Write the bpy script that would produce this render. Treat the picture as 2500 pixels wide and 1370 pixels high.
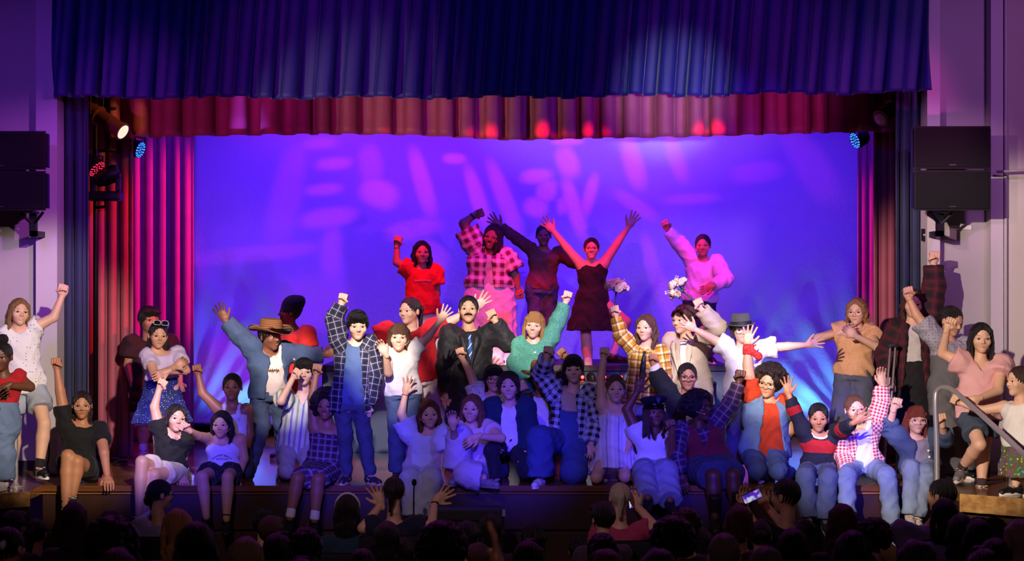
import bpy, math, random
import numpy as np
from mathutils import Vector, Matrix, Euler

for o in list(bpy.data.objects): bpy.data.objects.remove(o, do_unlink=True)
SC = bpy.context.scene
COL = SC.collection
random.seed(7)

# ------------------------------------------------------------------ camera
# stage front edge is y = 0, stage floor z = 1.0, camera 16.2 m back in the house
CY, CZ, FPX, HOR = -16.2, 2.63, 4770.0, 706.0
cam_d = bpy.data.cameras.new('camera'); cam = bpy.data.objects.new('camera', cam_d); COL.objects.link(cam)
cam.location = (0, CY, CZ); cam.rotation_euler = (math.radians(90), 0, 0)
cam_d.sensor_width = 36; cam_d.lens = FPX / 2500 * 36
cam_d.shift_y = (HOR - 685) / 2500
cam_d.clip_end = 100
cam_d.dof.use_dof = True; cam_d.dof.focus_distance = 16.9; cam_d.dof.aperture_fstop = 3.2
SC.camera = cam

def at(px, py, y):
    d = y - CY
    return Vector(((px - 1250) / FPX * d, y, CZ - (py - HOR) / FPX * d))

# ------------------------------------------------------------------ world, lights, exposure
SC.view_settings.view_transform = 'Standard'; SC.view_settings.look = 'None'
SC.view_settings.exposure = 0.0; SC.view_settings.gamma = 1.0
SC.view_settings.use_curve_mapping = False
world = bpy.data.worlds.new('dark_house'); SC.world = world; world.use_nodes = True
world.node_tree.nodes['Background'].inputs[0].default_value = (0.25, 0.06, 0.6, 1)
world.node_tree.nodes['Background'].inputs[1].default_value = 0.010

def spot(name, loc, target, power, color, angle, blend=0.25, radius=0.08):
    l = bpy.data.lights.new(name, 'SPOT'); l.energy = power; l.color = color
    l.spot_size = math.radians(angle); l.spot_blend = blend; l.shadow_soft_size = radius
    o = bpy.data.objects.new(name, l); COL.objects.link(o)
    o.location = loc
    o.rotation_euler = (Vector(target) - Vector(loc)).to_track_quat('-Z', 'Y').to_euler()
    return o

WARM = (1.0, 0.80, 0.66); WHITE = (1.0, 0.86, 0.80); BLUE = (0.06, 0.03, 1.0); RED = (1.0, 0.012, 0.02)
MAG = (0.75, 0.03, 0.65); VIO = (0.30, 0.06, 1.0)
X0 = lambda px: (px - 1250) / FPX * 21.4
# front of house: narrow white keys on the standing row, wider warm keys on both sides
for tx, ty, tz, pw, an in [(-2.15, 1.0, 2.30, 8500, 5), (-1.25, .4, 2.2, 7500, 5), (-.35, 1.2, 2.4, 8800, 5), (.3, 1.2, 2.3, 8800, 5), (1.35, 1.3, 2.35, 8800, 5), (2.15, 1.1, 2.3, 8800, 5),
                          (-1.05, .35, 1.85, 5000, 4.0), (-1.9, .6, 1.8, 5000, 4.2), (1.5, .85, 1.95, 5000, 3.6), (2.2, .5, 1.85, 5500, 4.2), (-.98, 1.62, 2.5, 6500, 3.4), (-2.9, .3, 1.55, 4200, 5), (2.85, .3, 1.5, 4200, 5)]:
    spot('key_spot', (tx * .6 - .6, -9.0, 6.6), (tx, ty, tz), pw, WHITE, an, .45)
spot('key_spot_left', (.5, -9.5, 5.2), (-3.85, .6, 1.95), 4800, WARM, 15, .5)
spot('key_spot_right', (-2.0, -9.5, 4.6), (3.75, .5, 2.05), 4700, WARM, 19, .45)
# low blue front wash on the sitting row
for x in (-2.8, -1.4, 0, 1.4, 2.8):
    spot('blue_wash', (x * .8, -9, 3.6), (x, .2, 1.35), 4600, BLUE, 9, .8, .15)
# red on the riser from the bar just behind the valance, magenta on the side curtains
for x, y_, z_ in ((-1.1, 3.4, 2.55), (-.25, 3.55, 2.55), (.32, 3.85, 2.2), (.75, 3.45, 2.6), (1.85, 3.75, 2.45)):
    spot('red_spot', (x * 1.05, 1.62, 4.9), (x, y_, z_), 430, RED, 25, .4)
spot('red_spot', (-1.0, -6.0, 3.9), (-2.5, 2.6, 2.2), 700, RED, 6, .6)
spot('magenta_side', (1.5, 2.9, 4.9), (-4.2, 4.2, 3.0), 2600, (1, .02, .28), 28, .6)
spot('magenta_side', (-1.5, 2.9, 4.9), (4.1, 4.2, 3.0), 1800, (1, .02, .35), 22, .6)
spot('red_side', (-1.0, 1.6, 4.6), (-3.7, 2.75, 2.6), 500, (1, .03, .06), 40, .6)
spot('magenta_border', (-3.0, -8, 2.9), (-1.4, 2.6, 4.7), 1500, (.62, .03, .50), 17, .8)
spot('magenta_border', (3.0, -8, 2.9), (1.8, 2.6, 4.7), 1500, (.62, .03, .50), 17, .8)
spot('border_glint', (-3.6, -2, 3.1), (-.6, 2.6, 4.6), 420, (1, .70, .50), 26, .8)
# drop wash from the electrics above, cyan blue from the floor at both ends
for x, pw in ((-3.2, 200), (-1.9, 165), (-.6, 140), (.7, 140), (2.0, 165), (3.3, 210)):
    spot('drop_wash', (x, 3.0, 5.1), (x * .95, 5.4, 2.2), pw, (.085, .012, 1.0), 110, .9, .1)
spot('floor_wash', (X0(615), 5.12, 1.10), (X0(540), 5.4, 2.2), 26, (.06, .26, 1.0), 120, .9, .03)
spot('floor_wash', (X0(1950), 5.12, 1.10), (X0(2010), 5.4, 2.2), 32, (.06, .30, 1.0), 120, .9, .03)
# violet from the house and box booms, dim
spot('violet_front', (4.6, -3.5, 3.4), (-.6, 5.4, 2.8), 1100, (.17, .02, 1.0), 34, .6, .04)
spot('house_purple', (-5, -7, 6.0), (-4.6, 1.4, 3.3), 900, (.25, .05, .9), 34, .8, .3)
spot('house_purple', (5, -6, 6.0), (4.4, 1.4, 3.8), 800, (.55, .18, .75), 36, .8, .3)
spot('valance_blue', (0, -8, 6.5), (0, 1.2, 4.9), 500, (.03, .04, 1.0), 56, .8, .3)
spot('valance_spill', (1.0, -9, 3.4), (1.45, 1.2, 4.4), 3600, (.8, .8, 1.0), 7, 1.0)
# added backlights over the apron, standing in for stage spill on the heads
for x in (-3.5, -1.2, 1.2, 3.5):
    spot('house_rim', (x, .9, 6.2), (x, -4.5, 1.2), 110, (.55, .05, .55), 70, .8, .15)
spot('front_fill', (-2.0, -10, 6.5), (0, .2, 1.3), 520, (.9, .62, .75), 34, .7, .2)  # added dim fill that lifts the front row
spot('house_glow', (0, -14.5, 6.5), (0, -4.5, 1.0), 130, (1.0, .55, .5), 60, .8, .4)
# added downlights to brighten the boards, blue from the left floor on the riser face
spot('floor_pink', (-1.1, 1.9, 5.0), (-1.2, 1.4, 1.0), 420, (1, .16, .55), 34, .7)
spot('floor_violet', (-2.6, 2.4, 5.0), (-2.4, 2.0, 1.0), 380, (.32, .08, 1), 40, .7)
spot('floor_pink', (1.4, 1.9, 5.0), (1.2, 1.4, 1.0), 300, (1, .10, .5), 34, .7)
spot('riser_blue', (-2.6, 2.6, 1.10), (-1.0, 3.3, 1.15), 26, (.01, .25, 1), 60, .4, .02)
spot('riser_blue', (2.7, 2.6, 1.10), (1.6, 3.3, 1.2), 26, (.01, .25, 1), 60, .4, .02)
spot('riser_white', (.4, -6, 5.2), (.3, 3.6, 2.4), 350, (1, .75, .7), 10, .7)
spot('trim_magenta', (.5, -5, 4.6), (-4.17, 1.28, 3.3), 1500, (.62, .10, .85), 17, .8)
spot('trim_pink', (-.5, -5, 4.6), (3.78, 1.28, 3.6), 1000, (.9, .4, .7), 12, .8)
spot('magenta_border', (-4.5, -3, 3.0), (-3.0, 2.6, 4.6), 420, (.75, .05, .45), 20, .8)
spot('magenta_border', (4.5, -3, 3.0), (3.0, 2.6, 4.6), 380, (.75, .05, .45), 20, .8)
spot('lantern_amber_fill', (-2.6, 1.7, 4.9), (-3.75, 2.2, 4.25), 60, (1, .35, .1), 40, .8)  # added amber lamp, warms the body of the left spotlight


def gobo_spot(name, loc, target, power, color, angle, shapes, base=0.0):
    """Pattern projector: a spot whose gobo lets light through in soft slots."""
    o = spot(name, loc, target, power, (1, 1, 1), angle, 0.2, 0.02)
    f = (Vector(target) - Vector(loc)).normalized(); r = f.cross(Vector((0, 0, 1))).normalized(); u = r.cross(f)
    l = o.data; l.use_nodes = True; nt = l.node_tree; N = nt.nodes; L = nt.links
    em = [n for n in N if n.type == 'EMISSION'][0]; em.inputs[0].default_value = (*color, 1)
    tc = N.new('ShaderNodeTexCoord')
    def dot(v):
        n = N.new('ShaderNodeVectorMath'); n.operation = 'DOT_PRODUCT'
        L.new(tc.outputs['Normal'], n.inputs[0]); n.inputs[1].default_value = v; return n.outputs['Value']
    def m(op, a, b=None, clamp=False):
        n = N.new('ShaderNodeMath'); n.operation = op; n.use_clamp = clamp
        for i, x in enumerate((a, b)):
            if x is None: continue
            if isinstance(x, (int, float)): n.inputs[i].default_value = x
            else: L.new(x, n.inputs[i])
        return n.outputs[0]
    df = dot((0, 0, -1)); X = m('DIVIDE', dot((1, 0, 0)), df); Y = m('DIVIDE', dot((0, 1, 0)), df)   # lamp space: -Z is the beam
    tot = None
    for (px, py, hw, hh, ang, amp) in shapes:           # slot centre and half sizes where it lands on the drop
        p = at(px, py, DROP_Y) - Vector(loc); k = p.dot(f); cx = p.dot(r) / k; cy = p.dot(u) / k
        s = 1 / (FPX / (DROP_Y - CY)) / k
        c, sn = math.cos(math.radians(ang)), math.sin(math.radians(ang))
        dx = m('SUBTRACT', X, cx); dy = m('SUBTRACT', Y, cy)
        a = m('DIVIDE', m('ADD', m('MULTIPLY', dx, c), m('MULTIPLY', dy, sn)), hw * s)
        b = m('DIVIDE', m('SUBTRACT', m('MULTIPLY', dy, c), m('MULTIPLY', dx, sn)), hh * s)
        q = m('ADD', m('POWER', m('ABSOLUTE', a), 2.5), m('POWER', m('ABSOLUTE', b), 2.5))
        v = m('MULTIPLY', m('POWER', m('MULTIPLY', m('SUBTRACT', 1.6, q), 0.75, True), 1.3), amp)
        tot = v if tot is None else m('MAXIMUM', tot, v)
    L.new(m('ADD', tot, base), em.inputs[1])
    return o

DROP_Y = 5.4
gobo_spot('gobo_projector', (-1.2, 2.9, 4.9), (-1.2, 5.4, 2.9), 150, MAG, 120, [
    (815, 400, 45, 16, 4, .8), (790, 462, 48, 14, 4, .8), (780, 350, 45, 16, 4, .5), (800, 530, 70, 22, 6, .8), (925, 470, 50, 32, -20, 1.0), (1030, 440, 22, 85, 14, .9), (1110, 388, 30, 14, 0, 1.0),
    (1165, 480, 20, 75, 8, 1.1), (1230, 480, 22, 90, 8, 1.1), (905, 400, 30, 50, 15, .5), (700, 470, 40, 120, 6, .45), (620, 620, 150, 18, 4, .7), (810, 620, 28, 60, 10, .6), (1010, 560, 70, 22, 8, .7), (760, 740, 100, 50, 0, .45), (1060, 620, 40, 24, -30, .7)])
gobo_spot('gobo_projector', (1.2, 2.9, 4.9), (1.2, 5.4, 2.9), 150, MAG, 120, [
    (1385, 345, 40, 12, 0, 1.2), (1385, 395, 26, 45, 30, 1.3), (1310, 430, 40, 18, 0, 1.3), (1335, 465, 26, 26, 0, 1.2), (1308, 505, 32, 20, -20, 1.2), (1375, 500, 16, 20, 10, 1.0), (1400, 500, 18, 75, 26, 1.3), (1440, 475, 16, 50, -12, 1.1),
    (1545, 395, 26, 65, 14, 1.0), (1650, 385, 22, 60, 10, .7), (1550, 500, 60, 16, -30, .6), (1690, 485, 70, 12, 4, .5), (1590, 640, 18, 60, 12, .7), (1620, 720, 20, 50, 14, .7), (1850, 420, 70, 24, 10, .4), (1980, 400, 50, 90, 0, .4)])


# ------------------------------------------------------------------ materials
def lin(h):
    if isinstance(h, tuple): return h
    h = h.lstrip('#'); v = [int(h[i:i + 2], 16) / 255 for i in (0, 2, 4)]
    return tuple(x / 12.92 if x <= .04045 else ((x + .055) / 1.055) ** 2.4 for x in v)
MATS = {}
class NB:
    def __init__(s, name, rough=.8, metal=0.0):
        s.m = bpy.data.materials.new(name); s.m.use_nodes = True; s.nt = s.m.node_tree
        s.b = s.nt.nodes['Principled BSDF']; s.b.inputs['Roughness'].default_value = rough
        s.b.inputs['Metallic'].default_value = metal
    def n(s, t, **kw):
        x = s.nt.nodes.new('ShaderNode' + t)
        for k, v in kw.items(): setattr(x, k, v)
        return x
    def link(s, a, b): s.nt.links.new(a, b)
    def math(s, op, a, b=None, c=None, clamp=False):
        x = s.n('Math', operation=op, use_clamp=clamp)
        for i, v in enumerate((a, b, c)):
            if v is None: continue
            if isinstance(v, (int, float)): x.inputs[i].default_value = v
            else: s.link(v, x.inputs[i])
        return x.outputs[0]
    def mix(s, f, a, b):
        x = s.n('Mix', data_type='RGBA')
        for i, v in ((0, f), (6, a), (7, b)):
            if isinstance(v, (int, float)): x.inputs[i].default_value = v
            elif isinstance(v, tuple): x.inputs[i].default_value = (*v[:3], 1)
            else: s.link(v, x.inputs[i])
        return x.outputs[2]
    def noise(s, scale, detail=3, vec=None, rough=.5):
        x = s.n('TexNoise'); x.inputs['Scale'].default_value = scale; x.inputs['Detail'].default_value = detail
        x.inputs['Roughness'].default_value = rough
        if vec is not None: s.link(vec, x.inputs['Vector'])
        return x.outputs[0]
    def puv(s):
        a = s.n('Attribute', attribute_name='puv'); x = s.n('SeparateXYZ'); s.link(a.outputs['Vector'], x.inputs[0])
        return x.outputs[0], x.outputs[1], a.outputs['Vector']
    def obj(s): return s.n('TexCoord').outputs['Object']
    def bump(s, h, strength=.3, dist=.01):
        x = s.n('Bump'); x.inputs['Strength'].default_value = strength; x.inputs['Distance'].default_value = dist
        s.link(h, x.inputs['Height']); s.link(x.outputs[0], s.b.inputs['Normal'])
    def col(s, c):
        if isinstance(c, tuple): s.b.inputs['Base Color'].default_value = (*c[:3], 1)
        else: s.link(c, s.b.inputs['Base Color'])
def memo(f):
    def g(*a, **k):
        key = (f.__name__, a, tuple(sorted(k.items())))
        if key not in MATS: MATS[key] = f(*a, **k)
        return MATS[key]
    return g
@memo
def plain(c, rough=.6, metal=0.0, name='paint'):
    b = NB(name, rough, metal); b.col(lin(c)); return b.m
@memo
def skin(c):
    b = NB('skin', .5); c = lin(c); v = b.obj()
    b.col(b.mix(b.noise(14, 2, v), tuple(x * .9 for x in c), tuple(min(1, x * 1.08) for x in c)))
    b.bump(b.noise(220, 2, v), .08, .003); return b.m
@memo
def cloth(c, rough=.85, weave=260, var=.12):
    b = NB('cloth', rough); c = lin(c); v = b.obj()
    b.col(b.mix(b.noise(9, 3, v), tuple(x * (1 - var) for x in c), tuple(min(1, x * (1 + var)) for x in c)))
    h = b.math('ADD', b.noise(24, 3, v), b.math('MULTIPLY', b.noise(weave, 1, v), .12))
    b.bump(h, .6, .014); b.b.inputs['Sheen Weight'].default_value = .05; return b.m
@memo
def denim(c, fade=.25):
    b = NB('denim', .85); c = lin(c); v = b.obj(); u, s, _ = b.puv()
    f = b.math('MULTIPLY', b.noise(7, 4, v), fade * 2)
    tw = b.math('SINE', b.math('MULTIPLY', b.math('ADD', u, s), 1500.0))
    c = tuple(x * .62 for x in c)
    base = b.mix(f, tuple(x * .6 for x in c), tuple(min(1, x * 1.9 + .04) for x in c))
    b.col(b.mix(b.math('MULTIPLY_ADD', tw, .03, .03), base, (.6, .62, .68)))
    b.bump(b.noise(26, 4, v), .6, .014); return b.m
def stripe(b, x, period, width, off=0.0, soft=.02):
    f = b.math('FRACT', b.math('ADD', b.math('DIVIDE', x, period), off + 50))
    d = b.math('ABSOLUTE', b.math('SUBTRACT', f, .5))
    return b.math('DIVIDE', b.math('SUBTRACT', width / 2 + soft, d), soft * 2, None, True)
@memo
def plaid(base, band, line, p=.09, bw=.45, lw=.06, line2=None):
    """woven check: wide bands both ways, thin over-lines"""
    b = NB('plaid_cloth', .85); u, s, _ = b.puv(); B, D, Ln = lin(base), lin(band), lin(line)
    w = b.math('MULTIPLY', b.math('ADD', stripe(b, u, p, bw), stripe(b, s, p, bw)), .5)
    c = b.mix(w, B, D)
    l = b.math('MAXIMUM', stripe(b, u, p, lw, .5), stripe(b, s, p, lw, .5))
    c = b.mix(b.math('MULTIPLY', l, .8), c, Ln)
    if line2:
        l2 = b.math('MAXIMUM', stripe(b, u, p, lw, .22), stripe(b, s, p, lw, .22))
        c = b.mix(b.math('MULTIPLY', l2, .8), c, lin(line2))
    b.col(c); b.bump(b.noise(22, 3, b.obj()), .5, .012); return b.m
@memo
def stripes(a, c, d, p=.03):
    b = NB('striped_cloth', .85); u, s, _ = b.puv()
    x = b.mix(stripe(b, u, p, .4), lin(a), lin(c))
    b.col(b.mix(stripe(b, u, p * 2, .14, .25), x, lin(d))); b.bump(b.noise(22, 3, b.obj()), .5, .012); return b.m
@memo
def dots(base, dot, scale=45, size=.32, var=0):
    b = NB('printed_cloth', .85); v = b.n('TexVoronoi'); v.inputs['Scale'].default_value = scale
    b.link(b.obj(), v.inputs['Vector']); v.inputs['Randomness'].default_value = .8 if var else .45
    mask = b.math('LESS_THAN', v.outputs['Distance'], size)
    c2 = lin(dot)
    if var:
        h = b.n('HueSaturation'); h.inputs['Color'].default_value = (*c2, 1); h.inputs['Saturation'].default_value = 1.2
        sx = b.n('SeparateColor'); b.link(v.outputs['Color'], sx.inputs[0]); b.link(sx.outputs[0], h.inputs['Hue'])
        c2 = h.outputs[0]
    b.col(b.mix(mask, lin(base), c2)); b.bump(b.noise(22, 3, b.obj()), .4, .012); return b.m
@memo
def bands(cols):
    """horizontal colour blocks on a jersey, split by height along the body"""
    b = NB('jersey', .85); u, s, _ = b.puv(); c = lin(cols[0][1])
    for z, k in cols[1:]: c = b.mix(b.math('GREATER_THAN', s, z), c, lin(k))
    b.col(c); b.bump(b.noise(22, 3, b.obj()), .5, .012); return b.m
@memo
def hairmat(c, rough=.38):
    b = NB('hair', rough); c = lin(c); v = b.obj(); mp = b.n('Mapping'); b.link(v, mp.inputs[0])
    mp.inputs['Scale'].default_value = (60, 60, 5); n = b.noise(1.0, 4, mp.outputs[0])
    b.col(b.mix(n, tuple(x * .55 for x in c), tuple(min(1, x * 1.45) for x in c)))
    b.bump(n, .7, .02); return b.m
@memo
def emit(c, s, name='lamp_glow'):
    b = NB(name); b.col((0, 0, 0)); b.b.inputs['Emission Color'].default_value = (*lin(c), 1)
    b.b.inputs['Emission Strength'].default_value = s; return b.m
@memo
def wood(c1, c2, rough=.3, sx=1.0, sy=12.0, sz=12.0, coat=.0):
    b = NB('wood', rough); mp = b.n('Mapping'); b.link(b.obj(), mp.inputs[0]); mp.inputs['Scale'].default_value = (sx, sy, sz)
    n = b.noise(1.6, 6, mp.outputs[0], .65)
    r = b.n('ValToRGB'); r.color_ramp.elements[0].position = .32; r.color_ramp.elements[1].position = .68
    r.color_ramp.elements[0].color = (*lin(c1), 1); r.color_ramp.elements[1].color = (*lin(c2), 1)
    b.link(n, r.inputs[0]); b.col(r.outputs[0]); b.bump(n, .12, .005)
    b.b.inputs['Coat Weight'].default_value = coat; return b.m
@memo
def velvet(c, rough=.8):
    b = NB('curtain_cloth', rough); c = lin(c); v = b.obj()
    b.col(b.mix(b.noise(6, 3, v), tuple(x * .8 for x in c), tuple(min(1, x * 1.2) for x in c)))
    mp = b.n('Mapping'); b.link(v, mp.inputs[0]); mp.inputs['Scale'].default_value = (90, 90, 3)
    b.bump(b.noise(1, 3, mp.outputs[0]), .25, .01)
    b.b.inputs['Sheen Weight'].default_value = .25; b.b.inputs['Sheen Roughness'].default_value = .4; return b.m
@memo
def plaster(c, bumpy=.3):
    b = NB('plaster', .75); c = lin(c); v = b.obj()
    b.col(b.mix(b.noise(3, 4, v), tuple(x * .93 for x in c), tuple(min(1, x * 1.04) for x in c)))
    b.bump(b.noise(60, 4, v), bumpy, .006); return b.m

# ------------------------------------------------------------------ object helpers
def tag(o, label=None, cat=None, group=None, kind=None):
    if label: o['label'] = label
    if cat: o['category'] = cat
    if group: o['group'] = group
    if kind: o['kind'] = kind
    return o
def empty(name, loc=(0, 0, 0)):
    o = bpy.data.objects.new(name, None); o.empty_display_size = .1; o.location = loc; COL.objects.link(o); return o
def meshobj(name, me, mats=None, parent=None, loc=(0, 0, 0), matrix=None):
    o = bpy.data.objects.new(name, me); COL.objects.link(o)
    if parent: o.parent = parent
    if matrix is not None: o.matrix_local = matrix
    else: o.location = loc
    if mats:
        if not isinstance(mats, (list, tuple)): mats = [mats]
        while len(me.materials) < len(mats): me.materials.append(None)
        for i, m in enumerate(mats): o.material_slots[i].link = 'OBJECT'; o.material_slots[i].material = m
    return o
def mesh_np(name, V, F, smooth=True, mi=None, puv=None):
    me = bpy.data.meshes.new(name)
    if isinstance(F, np.ndarray) and F.ndim == 2:
        k = F.shape[1]; nf = len(F)
        me.vertices.add(len(V)); me.vertices.foreach_set('co', np.asarray(V, np.float32).ravel())
        me.loops.add(nf * k); me.loops.foreach_set('vertex_index', F.astype(np.int32).ravel())
        me.polygons.add(nf); me.polygons.foreach_set('loop_start', np.arange(0, nf * k, k, dtype=np.int32))
        me.polygons.foreach_set('loop_total', np.full(nf, k, np.int32)); me.update(calc_edges=True)
    else:
        me.from_pydata([tuple(v) for v in V], [], [tuple(f) for f in F]); me.update()
    if smooth: me.polygons.foreach_set('use_smooth', np.ones(len(me.polygons), bool))
    if mi is not None: me.polygons.foreach_set('material_index', np.asarray(mi, np.int32))
    if puv is not None:
        a = me.attributes.new('puv', 'FLOAT_VECTOR', 'POINT'); a.data.foreach_set('vector', np.asarray(puv, np.float32).ravel())
    return me

class MB:
    """collects simple shapes into one mesh"""
    def __init__(s): s.V = []; s.F = []; s.M = []
    def add(s, V, F, mi=0):
        k = len(s.V); s.V += [Vector(v) for v in V]; s.F += [tuple(i + k for i in f) for f in F]; s.M += [mi] * len(F); return s
    def box(s, a, b, mi=0, bev=0.0, mat=None):
        (x0, y0, z0), (x1, y1, z1) = a, b
        if bev <= 0:
            V = [(x, y, z) for z in (z0, z1) for y in (y0, y1) for x in (x0, x1)]
            F = [(0, 2, 3, 1), (4, 5, 7, 6), (0, 1, 5, 4), (2, 6, 7, 3), (0, 4, 6, 2), (1, 3, 7, 5)]
        else:
            V = []; F = []; e = bev
            def ring(z, i):
                return [(x0 + e + i, y0 + i, z), (x1 - e - i, y0 + i, z), (x1 - i, y0 + e + i, z), (x1 - i, y1 - e - i, z),
                        (x1 - e - i, y1 - i, z), (x0 + e + i, y1 - i, z), (x0 + i, y1 - e - i, z), (x0 + i, y0 + e + i, z)]
            V = ring(z0, e * .7) + ring(z0 + e, 0) + ring(z1 - e, 0) + ring(z1, e * .7)
            F = [tuple(range(7, -1, -1)), tuple(range(24, 32))]
            for r in range(3):
                for i in range(8): F.append((r * 8 + i, r * 8 + (i + 1) % 8, r * 8 + 8 + (i + 1) % 8, r * 8 + 8 + i))
        if mat is not None: V = [mat @ Vector(v) for v in V]
        return s.add(V, F, mi)
    def tube(s, pts, r, n=10, mi=0, caps=True):
        pts = [Vector(p) for p in pts]; rs = r if isinstance(r, (list, tuple)) else [r] * len(pts)
        V = []; F = []; up = None
        for i, p in enumerate(pts):
            t = (pts[min(i + 1, len(pts) - 1)] - pts[max(i - 1, 0)]).normalized()
            if up is None: up = t.orthogonal().normalized()
            up = (up - t * up.dot(t)).normalized(); sd = t.cross(up)
            V += [p + (up * math.cos(a) + sd * math.sin(a)) * rs[i] for a in [2 * math.pi * k / n for k in range(n)]]
        for i in range(len(pts) - 1):
            for k in range(n): F.append((i * n + k, i * n + (k + 1) % n, (i + 1) * n + (k + 1) % n, (i + 1) * n + k))
        if caps: F.append(tuple(range(n - 1, -1, -1))); F.append(tuple(range((len(pts) - 1) * n, len(pts) * n)))
        return s.add(V, F, mi)
    def lathe(s, prof, n=24, mat=None, mi=0, sx=1.0, sy=1.0, deform=None):
        V = []; F = []
        for (r, z) in prof:
            for k in range(n):
                a = 2 * math.pi * k / n; v = Vector((r * math.cos(a) * sx, r * math.sin(a) * sy, z))
                if deform: v = deform(v, r, a)
                V.append(mat @ v if mat is not None else v)
        for i in range(len(prof) - 1):
            for k in range(n): F.append((i * n + k, i * n + (k + 1) % n, (i + 1) * n + (k + 1) % n, (i + 1) * n + k))
        if prof[0][0] > 1e-5: F.append(tuple(range(n - 1, -1, -1)))
        if prof[-1][0] > 1e-5: F.append(tuple(range((len(prof) - 1) * n, len(prof) * n)))
        return s.add(V, F, mi)
    def mesh(s, name, smooth=False):
        me = bpy.data.meshes.new(name); me.from_pydata([tuple(v) for v in s.V], [], s.F); me.update()
        me.polygons.foreach_set('material_index', s.M)
        if smooth: me.polygons.foreach_set('use_smooth', [True] * len(me.polygons))
        return me
    def build(s, name, mats, parent=None, smooth=False, loc=(0, 0, 0), edge=None):
        me = s.mesh(name, smooth)
        o = meshobj(name, me, mats, parent, loc)
        if smooth and edge:
            md = o.modifiers.new('edges', 'EDGE_SPLIT'); md.split_angle = math.radians(edge)
        return o

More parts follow.
